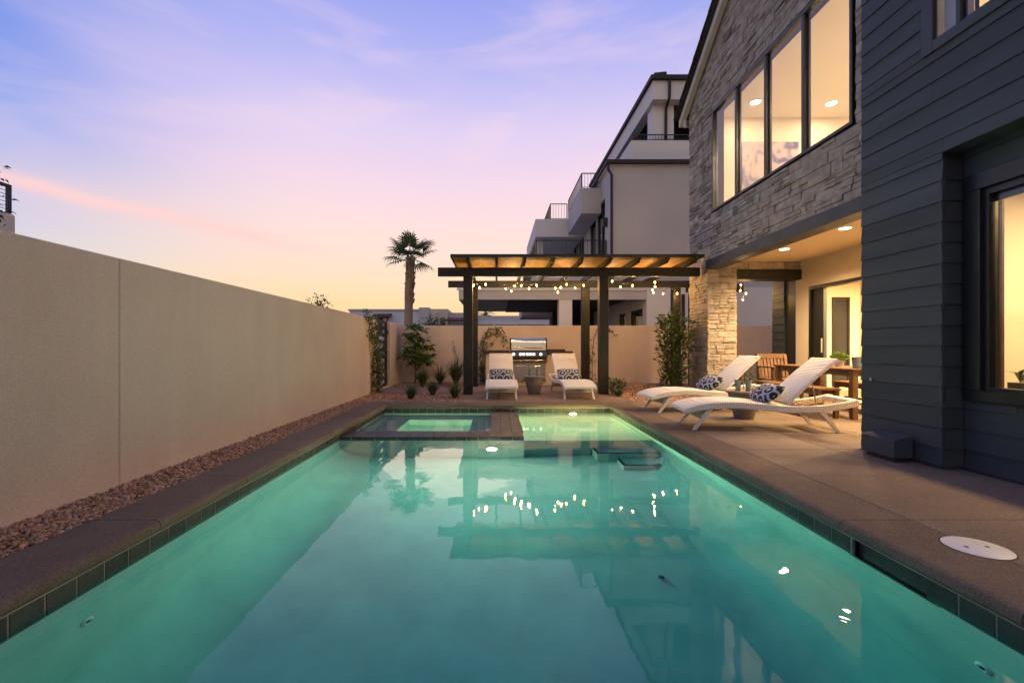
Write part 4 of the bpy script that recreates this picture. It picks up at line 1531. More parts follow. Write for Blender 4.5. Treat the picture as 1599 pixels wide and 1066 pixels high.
drum_table('tapered concrete side table between the two pergola loungers', (0.86, 10.25, 0), True)
drum_table('tapered concrete side table between the two crosswise loungers', (3.70, 6.70, 0))
tumbler('grey blue tumbler on the pergola side table, left of the pair', (0.78, 10.25, 0.407))
tumbler('grey blue tumbler on the pergola side table, right of the pair', (0.95, 10.25, 0.407))
tumbler('grey tumbler on the poolside drum table, farther from the siding', (3.62, 6.72, 0.407))
tumbler('grey tumbler on the poolside drum table, nearer the patterned pillow', (3.735, 6.64, 0.407))

# ================================================================== DINING SET
tb = thing('dining_table', 'brown teak dining table under the covered patio', 'table', (5.65, 7.5, 0))
for k in range(7):
    x = 5.20 + 0.129 * k
    box('table_slat', M['teak'], tb, x, x + .125, 6.53, 8.42, 0.712, 0.742, b=0.003)
MB().box(5.25, 5.28, 6.65, 8.3, 0.63, 0.711).box(6.02, 6.05, 6.65, 8.3, 0.63, 0.711).box(5.28, 6.02, 6.62, 6.65, 0.63, 0.711).box(5.28, 6.02, 8.3, 8.33, 0.63, 0.711).build('apron', M['teak'], tb)
for (x, y) in ((5.22, 6.56), (6.0, 6.56), (5.22, 8.31), (6.0, 8.31)):
    box('leg', M['teak'], tb, x, x + .08, y, y + .08, 0.0, 0.7115, b=0.004)


def bench(label, x0, x1, y0, y1):
    t = thing('bench', label, 'bench', ((x0 + x1) / 2, (y0 + y1) / 2, 0), 'teak benches')
    w = (x1 - x0) / 3
    for k in range(3):
        box('seat_slat', M['teak'], t, x0 + w * k + .003, x0 + w * (k + 1) - .003, y0, y1, 0.42, 0.45, b=.003)
    MB().box(x0 + .03, x0 + .05, y0 + .08, y1 - .08, 0.35, 0.419).box(x1 - .05, x1 - .03, y0 + .08, y1 - .08, 0.35, 0.419).build('apron', M['teak'], t)
    for (x, y) in ((x0 + .01, y0 + .03), (x1 - .07, y0 + .03), (x0 + .01, y1 - .09), (x1 - .07, y1 - .09)):
        box('leg', M['teak'], t, x, x + .06, y, y + .06, 0.0, 0.419, b=.003)
    MB().box((x0 + x1) / 2 - .02, (x0 + x1) / 2 + .02, y0 + .09, y1 - .09, 0.14, 0.18).build('stretcher', M['teak'], t)


bench('teak bench on the pool side of the dining table', 4.76, 5.10, 6.62, 8.25)
bench('teak bench on the door side of the dining table', 6.18, 6.52, 6.62, 8.25)
ch = thing('armchair', 'teak armchair at the far head of the dining table', 'chair', (5.6, 8.85, 0))
for k in range(5):
    box('seat_slat', M['teak'], ch, 5.34, 5.86, 8.62 + .09 * k, 8.70 + .09 * k, 0.42, 0.445, b=.003)
for x in (5.30, 5.85):
    box('leg', M['teak'], ch, x, x + .05, 8.60, 8.65, 0.0, 0.66, b=.003)
    MB().prism([(9.02, 0.0), (9.07, 0.0), (9.17, 0.92), (9.12, 0.92), (9.03, 0.45)], 0, x, x + .05).build('leg', M['teak'], ch)
    box('armrest', M['teak'], ch, x - .005, x + .055, 8.57, 9.12, 0.661, 0.69, b=.004)
MB().prism([(9.115, 0.84), (9.16, 0.84), (9.17, 0.93), (9.125, 0.93)], 0, 5.30, 5.90).build('top_rail', M['teak'], ch)
for k in range(7):
    x = 5.365 + .07 * k
    MB().prism([(9.045, 0.46), (9.065, 0.46), (9.145, 0.84), (9.125, 0.84)], 0, x, x + .05).build('back_slat', M['teak'], ch)

tumbler('grey tumbler standing alone at the far end of the dining table', (5.62, 8.0, 0.742), 0.05, 0.14)
tumbler('large grey bucket cup on the dining table beside the dark siding', (5.42, 6.72, 0.742), 0.08, 0.17, 'bucket', 'bucket', 'grey buckets on the dining table')
tumbler('grey bucket cup on the dining table behind the larger bucket', (5.72, 7.0, 0.742), 0.08, 0.17, 'bucket', 'bucket', 'grey buckets on the dining table')

# ---- skimmer lid
lid = thing('skimmer_lid', 'round white skimmer lid set into the deck', 'lid', (2.53, 2.36, 0))
MB().lathe([(0.138, 0.0003), (0.138, 0.002), (0.135, 0.004), (0.001, 0.0045)], 48, (2.53, 2.36, 0)).build('cover', M['white'], lid, smooth=40)
MB().lathe([(0.145, 0.0001), (0.145, 0.0012), (0.1395, 0.0012), (0.1395, 0.0001)], 48, (2.53, 2.36, 0)).build('rim_gap', M['metal_black'], lid)
for s in (-1, 1):
    MB().box(2.53 + s * .055 - .009, 2.53 + s * .055 + .009, 2.352, 2.368, 0.0040, 0.0052).build('screw', M['metal_black'], lid)

# ================================================================== PLANTS
def leaves(P, Dr, L, Wd, curl=0.15, N=None):
    """arrays: P base points (n,3), Dr direction (n,3), L length (n), Wd width (n) -> verts, quads (two folded quads a leaf)"""
    n = len(P)
    Dr = Dr / np.linalg.norm(Dr, axis=1)[:, None]
    up = np.tile([0, 0, 1.0], (n, 1)) + rng.normal(0, 0.35, (n, 3))
    S_ = np.cross(Dr, up)
    S_ /= np.linalg.norm(S_, axis=1)[:, None] + 1e-9
    Nn = np.cross(S_, Dr)
    L = np.asarray(L)[:, None]
    Wd = np.asarray(Wd)[:, None]
    b = P
    m = P + Dr * L * 0.5 + Nn * L * curl * 0.5
    t = P + Dr * L - Nn * L * curl * 0.6
    l = P + Dr * L * 0.45 + S_ * Wd * 0.5 + Nn * L * (curl * 0.5 + 0.06)
    r = P + Dr * L * 0.45 - S_ * Wd * 0.5 + Nn * L * (curl * 0.5 + 0.06)
    V = np.stack([b, l, t, r, m], 1).reshape(-1, 3)
    o = np.arange(n)[:, None] * 5
    F = np.concatenate([o + np.array([[0, 4, 2, 1]]), o + np.array([[0, 3, 2, 4]])], 0)
    return V, F


def shrub(name, label, cat, loc, height, stems, nleaf, spread, lsize, lw, mat, droop=0.2, group=None, top=1.0, base=0.12, shape='col'):
    t = thing(name, label, cat, loc, group)
    loc = Vector(loc)
    P, Dv = [], []
    sm = MB()
    r = random.Random(hash(label) % 1000 if False else sum(map(ord, label)))
    tips = []
    for s in range(stems):
        a = 2 * math.pi * s / stems + r.uniform(-.4, .4)
        h = height * r.uniform(.72, 1.0)
        x1, y1 = math.cos(a) * spread * r.uniform(.3, .9), math.sin(a) * spread * r.uniform(.3, .9)
        pts = []
        for k in range(6):
            f = k / 5
            pts.append(loc + Vector((x1 * f ** .8 + r.uniform(-.02, .02), y1 * f ** .8 + r.uniform(-.02, .02), h * f)))
        sm.tube(pts, [0.014 * (1 - .75 * k / 5) * (height / 1.5) ** .5 for k in range(6)], 5)
        nl = nleaf // stems
        for _ in range(nl):
            f = base + (1 - base) * r.random() ** .85
            k = min(int(f * 5), 4)
            g_ = f * 5 - k
            p = pts[k].lerp(pts[k + 1], g_)
            aa = r.uniform(0, 6.283)
            rad = spread * (0.62 if shape == 'col' else 0.8) * r.random() ** .6 * (1.0 - .55 * f if shape == 'col' else math.sin(math.pi * (f * .8 + .15)))
            out = Vector((math.cos(aa), math.sin(aa), 0))
            P.append(p + out * rad + Vector((0, 0, r.uniform(-.03, .05) * height)))
            d = out * r.uniform(.5, 1) + Vector((r.uniform(-.4, .4), r.uniform(-.4, .4), r.uniform(-droop, .9)))
            Dv.append(d)
    n = len(P)
    P = np.array([p[:] for p in P]) - np.array(loc[:])
    Dv = np.array([d[:] for d in Dv])
    L = rng.uniform(.65, 1.25, n) * lsize
    V, F = leaves(P, Dv, L, L * lw)
    sm.build('stems', M['trunk'], t)
    np_mesh('foliage', V, F, mat, t)
    return t


def grass_tuft(label, loc, h, n=90, spread=0.5):
    t = thing('grass_tuft', label, 'grass tuft', loc, 'ornamental grass tufts')
    seg = 4
    a = rng.uniform(0, 2 * np.pi, n)
    ln = h * rng.uniform(.7, 1.25, n)
    lean = rng.uniform(.1, 1.0, n) * spread
    w = rng.uniform(.009, .017, n)
    b0 = np.stack([np.cos(a) * .04 * rng.random(n), np.sin(a) * .04 * rng.random(n), np.zeros(n)], 1)
    rows = []
    for k in range(seg + 1):
        f = k / seg
        c = b0 + np.stack([np.cos(a) * lean * ln * f ** 1.6, np.sin(a) * lean * ln * f ** 1.6, ln * (f - .38 * lean * f ** 2.4)], 1)
        sd = np.stack([-np.sin(a), np.cos(a), np.zeros(n)], 1) * (w * (1 - f * .93))[:, None]
        rows += [c - sd, c + sd]
    V = np.stack(rows, 1)
    m = V.shape[1]
    o = np.arange(n)[:, None] * m
    F = np.concatenate([o + np.array([[2 * k, 2 * k + 1, 2 * k + 3, 2 * k + 2]]) for k in range(seg)], 0)
    np_mesh('blades', V.reshape(-1, 3), F, M['blade'], t)
    MB().lathe([(0.05, 0), (0.035, 0.03), (0.01, .05)], 8, loc).build('crown_base', M['trunk'], t)


grass_tuft('grass tuft at the foot of the small leafy tree', (-1.98, 12.05, -0.03), 0.56, 170, .75)
grass_tuft('spiky open grass tuft against the back wall', (-1.62, 12.9, -0.03), 0.62, 110, 1.1)
grass_tuft('tallest dense grass tuft beside the left pergola posts', (-1.10, 12.2, -0.03), 0.80, 220, .62)
grass_tuft('small spreading grass tuft nearest the gate path', (-1.765, 9.25, -0.03), 0.36, 130, 1.1)
grass_tuft('small round grass tuft in the middle of the gravel bed', (-1.42, 9.97, -0.03), 0.36, 170, .8)
grass_tuft('small dense grass tuft in front of the left pergola post', (-0.87, 9.42, -0.03), 0.36, 170, .8)
grass_tuft('short dark grass clump in the gravel beside the right pergola post', (2.66, 9.75, -0.03), 0.20, 110, .75)
shrub('shrub', 'small rounded dark shrub beside the right pergola post', 'shrub', (2.72, 10.1, -0.03), 0.42, 7, 420, .22, .07, .5, M['leaf_dark'], shape='round')
shrub('shrub', 'low dark shrub in gravel beside the tall narrow shrub', 'shrub', (3.62, 10.3, -0.03), 0.22, 6, 260, .22, .06, .5, M['leaf_dark'], shape='round')
shrub('shrub', 'tall narrow evergreen shrub against the stone pillar', 'shrub', (4.08, 10.35, -0.03), 1.92, 10, 1900, .46, .125, .42, M['leaf_dark'], droop=.1, base=.04)
shrub('shrub', 'loose leafy shrub behind the crosswise loungers', 'shrub', (5.05, 9.25, 0.0), 0.72, 6, 420, .26, .08, .45, M['leaf_dark'])


def leafy_tree(label, loc):
    t = thing('leafy_tree', label, 'tree', loc)
    L0 = Vector(loc)
    r = random.Random(5)
    tr = MB()
    tr.tube([L0, L0 + Vector((.01, 0, .35)), L0 + Vector((-.02, .01, .8)), L0 + Vector((.02, 0, 1.35))], [.025, .02, .018, .01], 7)
    tr.build('trunk', M['trunk'], t)
    P, Dv, Ls = [], [], []
    br = MB()
    for c in range(46):
        zc = r.uniform(.52, 1.75)
        f = (zc - .52) / 1.23
        R_ = (.50 if f < .55 else .36) * (1 - .35 * abs(f - .35)) * r.uniform(.35, 1.0)
        if .46 < f < .56:
            R_ *= .45
        a = r.uniform(0, 6.283)
        c0 = Vector((math.cos(a) * R_, math.sin(a) * R_, zc))
        br.tube([L0 + Vector((0, 0, max(.4, zc - .3))), L0 + c0], [.008, .004], 4)
        for _ in range(11):
            aa = r.uniform(0, 6.283)
            d = Vector((math.cos(aa), math.sin(aa), r.uniform(-.35, .75)))
            P.append(c0 + d * .02)
            Dv.append(d)
            Ls.append(r.uniform(.15, .27))
    br.build('branches', M['trunk'], t)
    Ls = np.array(Ls)
    V, F = leaves(np.array([p[:] for p in P]), np.array([d[:] for d in Dv]), Ls, Ls * .50, curl=.2)
    np_mesh('crown', V, F, M['leaf'], t)


leafy_tree('small broad leaved tree on a thin trunk beside the gate corner', (-2.38, 13.2, -0.03))


def vine(label, pts, n, rad, lsize, loc, seed):
    t = thing('vine', label, 'vine', loc, 'climbing vines')
    r = random.Random(seed)
    st = MB()
    P, Dv, Ls = [], [], []
    for line in pts:
        line = [Vector(p) for p in line]
        st.tube(line, [.009] * (len(line) - 1) + [.003], 5)
        seglen = [(line[i + 1] - line[i]).length for i in range(len(line) - 1)]
        tot = sum(seglen)
        for _ in range(int(n * tot)):
            u = r.random() * tot
            i = 0
            while i < len(seglen) - 1 and u > seglen[i]:
                u -= seglen[i]
                i += 1
            p = line[i].lerp(line[i + 1], min(1, u / seglen[i]))
            o = Vector((r.gauss(0, 1), r.gauss(0, 1), r.gauss(0, 1))) * rad
            P.append(p + o - Vector(loc))
            Dv.append(Vector((r.uniform(-1, 1), r.uniform(-1, 1), r.uniform(-1, .25))))
            Ls.append(r.uniform(.6, 1.3) * lsize)
    st.build('stems', M['trunk'], t)
    Ls = np.array(Ls)
    V, F = leaves(np.array([p[:] for p in P]), np.array([d[:] for d in Dv]), Ls, Ls * .75)
    np_mesh('foliage', V, F, M['leaf_vine'], t)


vine('green vine climbing the wall end beside the black gate', [
    [(-2.80, 10.55, 0), (-2.84, 10.65, .5), (-2.85, 10.7, 1.1), (-2.84, 10.35, 1.5), (-2.84, 10.0, 1.72), (-2.85, 9.75, 1.84)],
    [(-2.80, 10.6, 0), (-2.83, 10.75, .6), (-2.84, 10.85, 1.1), (-2.84, 10.65, 1.4), (-2.84, 10.5, 1.78)],
    [(-2.80, 10.5, 0), (-2.80, 10.6, .7), (-2.82, 10.5, 1.0), (-2.82, 10.25, 1.3), (-2.82, 9.95, 1.5)],
    [(-2.78, 10.6, 0), (-2.78, 10.75, .45), (-2.80, 10.9, .9), (-2.82, 11.2, 1.15)]], 95, .052, .085, (-2.8, 10.55, 0), 3)
vine('green vine on the wall behind the left pergola posts', [
    [(-0.42, 13.75, 0), (-0.42, 13.8, .6), (-0.40, 13.8, 1.2), (-0.25, 13.78, 1.62), (0.05, 13.75, 1.66), (0.22, 13.72, 1.40), (0.25, 13.7, 1.12)],
    [(-0.45, 13.75, 0), (-0.5, 13.8, .7), (-0.45, 13.8, 1.3), (-0.1, 13.78, 1.5), (0.1, 13.76, 1.55)],
    [(-0.4, 13.75, 0), (-.35, 13.8, .6), (-.3, 13.8, 1.1), (-.05, 13.78, 1.3)]], 60, .06, .085, (-0.42, 13.75, 0), 4)
vine('thin vine on the wall behind the right pergola posts', [
    [(2.95, 13.78, 0), (2.95, 13.8, .8), (3.0, 13.8, 1.3), (3.1, 13.78, 1.62), (3.45, 13.76, 1.66), (3.65, 13.75, 1.45)],
    [(2.95, 13.78, .6), (2.8, 13.8, 1.0), (2.7, 13.8, 1.2)]], 26, .05, .085, (2.95, 13.78, 0), 5)
vine('bare thin vine on the back wall beside the tallest grass tuft', [[(-1.25, 13.8, .25), (-1.2, 13.83, .7), (-1.3, 13.83, 1.0), (-1.35, 13.83, 1.3)]], 12, .02, .06, (-1.25, 13.8, .2), 6)

# ---- potted plant on the dining table
pp = thing('potted_plant', 'small green plant in a white pot on the dining table', 'potted plant', (5.62, 7.35, 0.742))
MB().lathe([(0.055, 0), (0.075, 0.09), (0.08, 0.10), (0.07, 0.10), (0.065, .085)], 24, (5.62, 7.35, 0.742)).build('pot', M['white'], pp, smooth=40)
n = 420
a = rng.uniform(0, 2 * np.pi, n)
ph = np.arccos(rng.uniform(-.1, 1, n))
rr = rng.uniform(.4, 1, n) ** .5
P = np.stack([np.cos(a) * np.sin(ph) * .125 * rr, np.sin(a) * np.sin(ph) * .125 * rr, .12 + .10 * np.cos(ph) * rr], 1)
V, F = leaves(P, P - np.array([0, 0, .08]) + rng.normal(0, .05, (n, 3)), rng.uniform(.03, .055, n), rng.uniform(.02, .035, n))
np_mesh('foliage', V, F, M['leaf'], pp)
ip = thing('house_plant', 'dark leaf of a house plant inside the near window', 'house plant', (4.5, 3.85, 0.6))
V, F = leaves(np.array([[0.0, 0, .15], [0, 0, .15], [0, 0, .15], [0, 0, .15]]), np.array([[.5, .3, .25], [.6, -.2, .5], [-.1, -.3, .5], [0.1, .5, .4]]), np.array([.2, .22, .2, .2]), np.array([.04, .04, .04, .04]), curl=.3)
np_mesh('leaf', V, F, M['leaf_dark'], ip)
MB().lathe([(0.05, -.6), (.06, -.6), (.07, 0.0), (.075, .15)], 16, (4.5, 3.85, .6)).build('pot', M['concrete'], ip, smooth=40)


# ---- palms
def palm(label, loc, H, crown_r, seed, nf=22, trunk_r=0.19):
    t = thing('palm_tree', label, 'palm tree', loc, 'palm trees')
    L0 = Vector(loc)
    r = random.Random(seed)
    pts, rs = [], []
    for k in range(15):
        f = k / 14
        pts.append(L0 + Vector((.10 * f * f - .05 * math.sin(f * 3), 0, H * f)))
        rs.append(trunk_r * (1.12 - .12 * f + (.10 if f > .62 else 0)))
    MB().tube(pts, rs, 12).build('trunk', M['palm_trunk'], t, smooth=40)
    top = pts[-1] - L0
    # cut leaf bases on the upper trunk
    bt = MB()
    for k in range(70):
        z = H * r.uniform(.60, .995)
        a = r.uniform(0, 6.283)
        o = Vector((math.cos(a), math.sin(a), 0))
        c = L0 + Vector((top.x * (z / H) ** 2, 0, z)) + o * trunk_r * .95
        s = o.cross(Vector((0, 0, 1)))
        tip = c + o * r.uniform(.05, .13) + Vector((0, 0, r.uniform(.08, .18)))
        bt.add([c - s * .07 - Vector((0, 0, .09)), c + s * .07 - Vector((0, 0, .09)), tip + s * .03, tip - s * .03, c - o * .05], [(0, 1, 2, 3), (0, 4, 1), (1, 4, 2), (3, 2, 4), (0, 3, 4)])
    bt.build('leaf_bases', M['boot'], t)
    c0 = Vector((top.x, 0, H - .05))
    for k in range(nf):
        f = k / (nf - 1)
        el = R(84 - 108 * f + r.uniform(-8, 8))
        az = k * 2.39996 + r.uniform(-.3, .3)
        d = Vector((math.cos(az) * math.cos(el), math.sin(az) * math.cos(el), math.sin(el)))
        pet = crown_r * r.uniform(.40, .56)
        c = c0 + d * pet - Vector((0, 0, .05 * pet))
        side = d.cross(Vector((0, 0, 1)))
        side = side.normalized() if side.length > .05 else Vector((1, 0, 0))
        nrm_ = side.cross(d).normalized()
        V, F = [], []
        nb = 22
        for b in range(nb):
            ang = R(-112 + 224 * b / (nb - 1))
            dir_ = (d * math.cos(ang) + side * math.sin(ang)).normalized()
            ln = crown_r * .60 * (1 - .25 * abs(ang) / 2) * r.uniform(.88, 1.08)
            wv = dir_.cross(nrm_).normalized() * crown_r * .019
            p0 = c
            p1 = c + dir_ * ln * .55 + nrm_ * .02
            p2 = c + dir_ * ln * .85 - Vector((0, 0, ln * .06))
            p3 = c + dir_ * ln - Vector((0, 0, ln * r.uniform(.12, .28)))
            o = len(V)
            V += [p0, p1 - wv * 1.35, p1 + wv * 1.35, p2 - wv * .8, p2 + wv * .8, p3]
            F += [(o, o + 1, o + 2), (o + 1, o + 3, o + 4, o + 2), (o + 3, o + 5, o + 4)]
        mb = MB().add(V, F)
        mb.tube([c0, c0.lerp(c, .5) + Vector((0, 0, .02)), c], [.022, .016, .010], 5)
        mb.build('frond', M['palm'], t, world=False, recalc=False)
    return t


palm('tall fan palm rising behind the back garden wall', (-4.28, 22.0, -0.09), 5.60, 1.42, 7, nf=14)
palm('distant small palm seen under the pergola roof', (-1.15, 44.0, -0.09), 4.6, 1.5, 9, nf=14, trunk_r=.15)


def bush_tree(label, loc, H, rad, n, lsize, seed, trunk=True):
    t = thing('tree', label, 'tree', loc)
    L0 = Vector(loc)
    r = random.Random(seed)
    tr = MB().tube([L0, L0 + Vector((.05, 0, H * .4)), L0 + Vector((0, .03, H * .75))], [.06, .045, .02], 7)
    cl = []
    for k in range(14):
        a = r.uniform(0, 6.283)
        z = H * r.uniform(.62, 1.0)
        q = rad * r.uniform(.2, .85)
        c = Vector((math.cos(a) * q, math.sin(a) * q, z))
        cl.append(c)
        tr.tube([L0 + Vector((0, 0, H * .5)), L0 + c * .6 + Vector((0, 0, H * .25)), L0 + c], [.025, .015, .005], 5)
    tr.build('trunk', M['trunk'], t)
    P, Dv = [], []
    for _ in range(n):
        c = r.choice(cl)
        o = Vector((r.gauss(0, 1), r.gauss(0, 1), r.gauss(0, .8))) * rad * .20
        P.append(c + o)
        Dv.append(o.normalized() + Vector((r.uniform(-.5, .5), r.uniform(-.5, .5), r.uniform(-.6, .4))))
    L = rng.uniform(.7, 1.3, n) * lsize
    V, F = leaves(np.array([p[:] for p in P]), np.array([d[:] for d in Dv]), L, L * .5)
    np_mesh('crown', V, F, M['leaf_dark'], t)


bush_tree('tree top peeking over the long tan wall', (-5.75, 14.2, -0.09), 2.72, .42, 420, .09, 2)
bush_tree('leafy branch tips at the upper left edge beside the railing', (-7.30, 6.0, -0.09), 3.8, .71, 2200, .085, 4)
bush_tree('bushy garden tree in front of the white distant house', (-4.6, 34.0, -0.09), 3.2, 1.2, 700, .22, 6)

# ================================================================== NEIGHBOURING HOUSES
def railing(parent, p0, p1, z0, z1, step=0.12, posts=True):
    """metal railing with thin bars from p0 to p1 (x, y)"""
    a, b = Vector((p0[0], p0[1], 0)), Vector((p1[0], p1[1], 0))
    d = b - a
    n = max(2, int(d.length / step))
    mb = MB()
    up = lambda p, z: (p.x, p.y, z)
    mb.tube([up(a, z1), up(b, z1)], 0.022, 4)
    mb.tube([up(a, z0 + .05), up(b, z0 + .05)], 0.015, 4)
    for k in (0, n):
        p = a + d * (k / n)
        mb.tube([up(p, z0), up(p, z1)], 0.03, 4)
    o = mb.build('railing', M['metal_black'], parent)
    for k in range(1, n):
        p = a + d * (k / n)
        MB().tube([up(p, z0 + .05), up(p, z1)], 0.009, 4).build('bar', M['metal_black'], o)
    return o


nb = thing('neighbour_house', 'grey stucco three storey house with stepped balconies behind the pergola', 'house', (6, 18, 0))
XN, YN = 3.94, 15.5
SG, SL = M['stucco_grey'], M['stucco_light']
# second storey block (over the patio) and ground floor
MB().box(XN, 13, YN, YN + .25, 3.15, 7.35).box(12.8, 13, YN, 30, 0, 7.35).build('front_wall', SG, nb)
# side wall with window openings
wins = [(16.25, 18.9), (20.2, 22.9)]
sd = MB()
ycur = YN + .25
for (a, b) in wins:
    sd.box(XN, XN + .25, ycur, a, 3.15, 7.35).box(XN, XN + .25, a, b, 6.48, 7.35).box(XN, XN + .25, a, b, 3.15, 3.85)
    ycur = b
sd.box(XN, XN + .25, ycur, 30, 3.15, 7.35)
sd.build('side_wall', SG, nb)
for (a, b) in wins:
    w = MB().box(XN + .05, XN + .15, a, a + .07, 3.85, 6.48).box(XN + .05, XN + .15, b - .07, b, 3.85, 6.48).box(XN + .05, XN + .15, a, b, 6.40, 6.479).box(XN + .05, XN + .15, (a + b) / 2 - .05, (a + b) / 2 + .05, 3.85, 6.40).box(XN + .05, XN + .15, a + .62, a + .68, 3.85, 6.40).build('window', M['frame_black'], nb)
    box('pane', M['glass_dark'], w, XN + .09, XN + .10, a, b, 3.85, 6.4)
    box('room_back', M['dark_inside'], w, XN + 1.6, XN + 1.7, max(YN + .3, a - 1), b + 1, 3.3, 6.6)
    box('curtain', M['curtain'], w, XN + .30, XN + .34, a + .1, a + .9, 3.85, 6.4)
box('floor_slab', SG, nb, XN + .25, 12.8, YN + .25, 30, 3.16, 3.30)
# ground floor
MB().box(5.2, 13, YN, YN + .25, 0, 3.149).build('ground_wall', SL, nb)
gs = MB()
gw = [(15.95, 17.5), (18.1, 19.1)]
ycur = YN + .25
for (a, b) in gw:
    gs.box(5.2, 5.45, ycur, a, 0, 2.95).box(5.2, 5.45, a, b, 2.45, 2.95).box(5.2, 5.45, a, b, 0, 0.3)
    ycur = b
gs.box(5.2, 5.45, ycur, 24, 0, 2.95)
gs.build('patio_side_wall', SL, nb)
for (a, b) in gw:
    w = MB().box(5.25, 5.35, a, a + .07, .3, 2.45).box(5.25, 5.35, b - .07, b, .3, 2.45).box(5.25, 5.35, a, b, 2.38, 2.449).build('window', M['frame_black'], nb)
    box('pane', M['glass_dark'], w, 5.30, 5.31, a, b, .3, 2.4)
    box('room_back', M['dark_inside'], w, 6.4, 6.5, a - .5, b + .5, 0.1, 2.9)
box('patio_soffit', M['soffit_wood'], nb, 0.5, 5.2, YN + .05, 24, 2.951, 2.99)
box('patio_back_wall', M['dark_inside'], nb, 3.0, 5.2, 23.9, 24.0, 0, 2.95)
box('column', SL, nb, 2.17, 2.63, YN + .02, YN + .46, 0, 2.719, b=.01)
box('column_head', SG, nb, 2.17, 2.63, YN + .21, YN + .46, 2.7195, 2.95)
# terrace slab running left above the patio
MB().box(-1.30, 5.19, YN, YN + .2, 2.72, 3.148).box(-1.30, XN - .001, YN + .2, 24, 2.992, 3.148).box(-1.30, -1.1, YN + .2, 24, 2.72, 2.991).build('terrace_slab', SG, nb)
MB().box(-1.36, 5.199, YN - .04, YN - .001, 3.03, 3.149).build('slab_cap', SL, nb)
MB().box(1.40, XN - .001, YN + .3, 24, 3.15, 3.80).build('balcony_base', SG, nb)
railing(nb, (1.42, 16.0), (XN - .03, 16.0), 3.80, 4.88, .13)
railing(nb, (1.42, 16.05), (1.42, 23.5), 3.80, 4.88, .14)
# stepped upper balconies
MB().box(3.20, XN - .001, 16.84, 20.0, 6.10, 7.05).build('balcony_parapet', SG, nb)
railing(nb, (3.22, 16.9), (XN + .2, 16.9), 7.05, 7.62, .11)
railing(nb, (3.22, 16.95), (3.22, 19.95), 7.05, 7.62, .11)
MB().box(1.77, XN - .001, 20.2, 26, 6.05, 6.85).build('balcony_parapet', SL, nb)
railing(nb, (2.45, 20.3), (3.2, 20.3), 6.85, 7.56, .11)
railing(nb, (2.45, 20.35), (2.45, 26), 6.85, 7.56, .13)
box('balcony_column', SG, nb, 1.85, 2.15, 20.6, 21.0, 3.8, 6.049)
box('balcony_rear_wall', SG, nb, 2.2, XN - .001, 24.8, 25, 3.8, 6.049)
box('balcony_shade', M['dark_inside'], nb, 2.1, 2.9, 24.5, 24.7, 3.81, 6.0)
box('balcony_wall', SL, nb, 2.9, XN - .01, 24.4, 24.7, 3.81, 6.0)
# lower far balcony seen under the slab
MB().box(1.37, 5.1, 24.4, 27, 2.75, 3.44).box(3.0, 3.4, 25, 25.4, 0, 2.749).build('rear_balcony', SG, nb)
# eaves, gutter, downpipe
gu = MB().box(XN - .16, 13, YN - .16, YN - .03, 7.38, 7.50).box(XN - .16, XN - .03, YN - .03, 20.2, 7.3801, 7.4999).build('gutter', M['roof_tile'], nb)
MB().box(XN - .10, 13, YN - .029, 17, 7.351, 7.379).box(XN - .029, XN + .3, 17, 20.2, 7.351, 7.379).build('eave_soffit', SL, nb)
MB().box(XN - .10, 13, YN - .029, 22, 7.381, 7.50).build('eave_roof', M['roof_tile'], nb)
MB().tube([(XN - .09, YN - .1, 7.38), (XN - .09, YN - .07, 7.2), (XN + .03, YN - .06, 7.0), (XN + .03, YN - .06, 3.2)], .045, 8).build('downpipe', M['roof_tile'], nb, smooth=40)
box('wall_lamp', M['metal_black'], nb, XN - .16, XN - .002, 15.85, 16.0, 5.35, 5.65)
# third storey loggia
MB().box(4.74, 13, 15.75, 15.95, 7.501, 8.33).box(4.74, 4.94, 15.95, 24, 7.501, 8.33).build('loggia_parapet', SL, nb)
railing(nb, (4.80, 15.8), (9.5, 15.8), 8.33, 8.55, .10)
box('loggia_pier', SL, nb, 5.60, 6.32, 15.96, 16.6, 7.5, 9.70)
box('loggia_pier', SL, nb, 8.8, 9.4, 15.96, 16.6, 7.5, 9.70)
box('loggia_back', M['soffit_wood'], nb, 5.6, 13, 18.5, 18.7, 7.5, 9.7)
MB().box(5.46, 13, 15.62, 16.0, 9.70, 10.36).box(5.46, 5.8, 16.0, 26, 9.7001, 10.36).build('loggia_beam', SL, nb)
box('loggia_ceiling', M['soffit_wood'], nb, 5.8, 13, 16.0, 26, 9.75, 9.85)
MB().box(5.36, 13, 15.5, 26, 10.361, 10.50).build('loggia_roof', M['roof_tile'], nb)
MB().tube([(5.50, 15.6, 10.52), (5.9, 15.6, 10.56)], .09, 8).build('ridge_cap', M['roof_tile'], nb, smooth=40)
MB().tube([(6.02, 15.55, 10.36), (6.02, 15.58, 9.75), (6.02, 15.9, 9.55), (6.02, 15.92, 8.3)], .05, 8).build('downpipe', M['roof_tile'], nb, smooth=40)

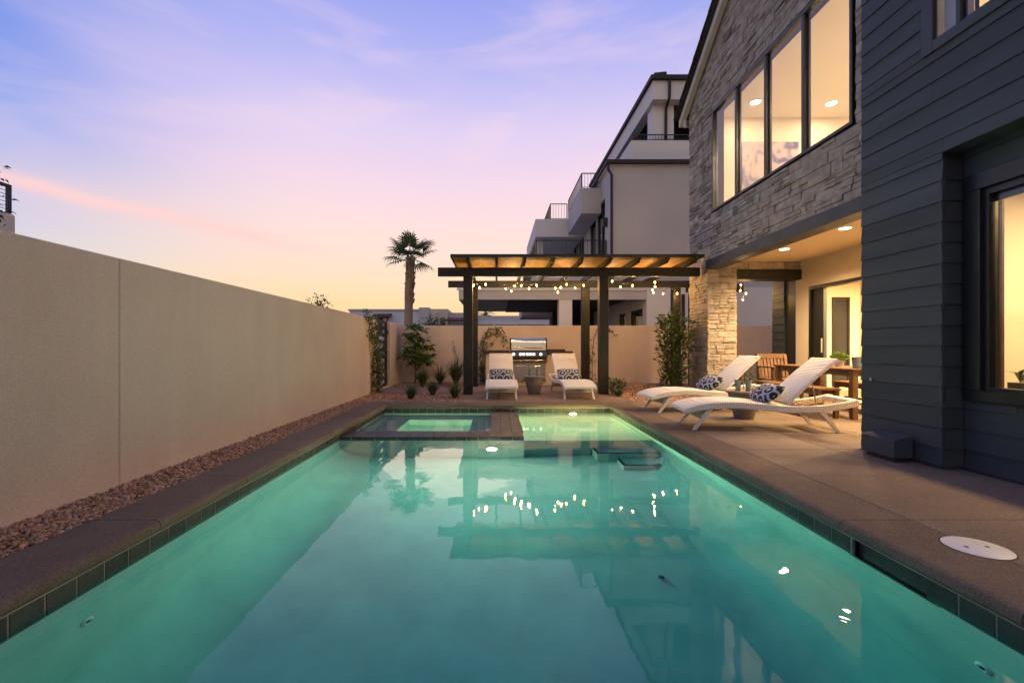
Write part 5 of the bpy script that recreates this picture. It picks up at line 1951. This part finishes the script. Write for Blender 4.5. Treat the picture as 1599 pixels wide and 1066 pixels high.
# ---- distant houses
fh = thing('distant_house', 'white flat roofed house beyond the gate with a dark red awning', 'house', (-8, 40, 0))
MB().box(-13.1, -6.85, 40, 50, 0, 4.35).build('wall', M['stucco_blue'], fh)
MB().box(-13.2, -6.75, 39.9, 50, 4.351, 4.50).build('parapet', SG, fh)
box('wing', SG, fh, -6.849, -5.95, 39.6, 50, 0, 4.62)
box('wing', M['stucco_pale'], fh, -5.949, -4.3, 39.8, 50, 0, 4.5)
wn = MB().box(-10.55, -9.65, 39.95, 39.99, 2.4, 3.9).build('window', M['frame_black'], fh)
box('pane', M['curtain'], wn, -10.1, -9.75, 39.93, 39.949, 2.4, 3.75)
MB().prism([(39.2, 3.75), (39.2, 3.85), (39.99, 4.1), (39.99, 3.95)], 0, -10.9, -9.3).build('awning', M['awning'], fh)
box('window', M['frame_black'], fh, -8.1, -7.5, 39.95, 39.999, 3.0, 3.35)
w2 = MB().box(-4.95, -4.55, 39.74, 39.799, 2.0, 3.7).build('window', M['frame_black'], fh)
box('pane', M['glass_dark'], w2, -4.9, -4.6, 39.72, 39.739, 2.05, 3.65)
box('buttress', M['stucco_pale'], fh, -5.6, -5.25, 39.4, 39.799, 0, 4.2)
MB().prism([(38.0, 3.3), (38.0, 3.45), (39.9, 3.75), (39.9, 3.6)], 0, -4.29, -2.4).build('lean_to_roof', M['awning'], fh)
box('wing', SG, fh, -4.29, -2.0, 40.2, 50, 0, 4.2)
lh = thing('distant_house', 'low grey flat roofed house seen under the pergola', 'house', (1, 42, 0))
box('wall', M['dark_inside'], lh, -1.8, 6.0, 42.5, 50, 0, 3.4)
MB().box(-1.95, 6.2, 42, 50, 3.401, 4.05).build('parapet', SG, lh)
box('parapet', SG, lh, 3.2, 6.2, 43, 50, 4.051, 4.6)
box('patio_canopy', SL, lh, -1.9, 5.8, 41.7, 41.999, 3.2, 3.55)
for x in (-0.4, 1.6, 4.6):
    box('column', SL, lh, x, x + .35, 42.0, 42.35, 0, 3.199)
box('window', M['curtain'], lh, 0.1, 1.4, 42.42, 42.499, 1.0, 3.1)
# ---- house over the wall at the far left
ln_ = thing('neighbour_house', 'cream parapet with black wire railing above the tan wall at the left', 'house', (-11, 5, 0))
box('wall', M['stucco_pale'], ln_, -14, -8.55, 0, 8.0, 0, 3.42, b=.04)
fr_ = MB().box(-8.61, -8.56, 7.86, 7.92, 3.42, 3.92).box(-8.61, -8.56, 3.0, 7.86, 3.87, 3.92).box(-8.61, -8.56, 5.4, 5.46, 3.42, 3.87).build('railing', M['metal_black'], ln_)
for k in range(6):
    z = 3.48 + .065 * k
    MB().tube([(-8.585, 3.0, z), (-8.585, 7.86, z)], .006, 4).build('wire', M['metal_black'], fr_)
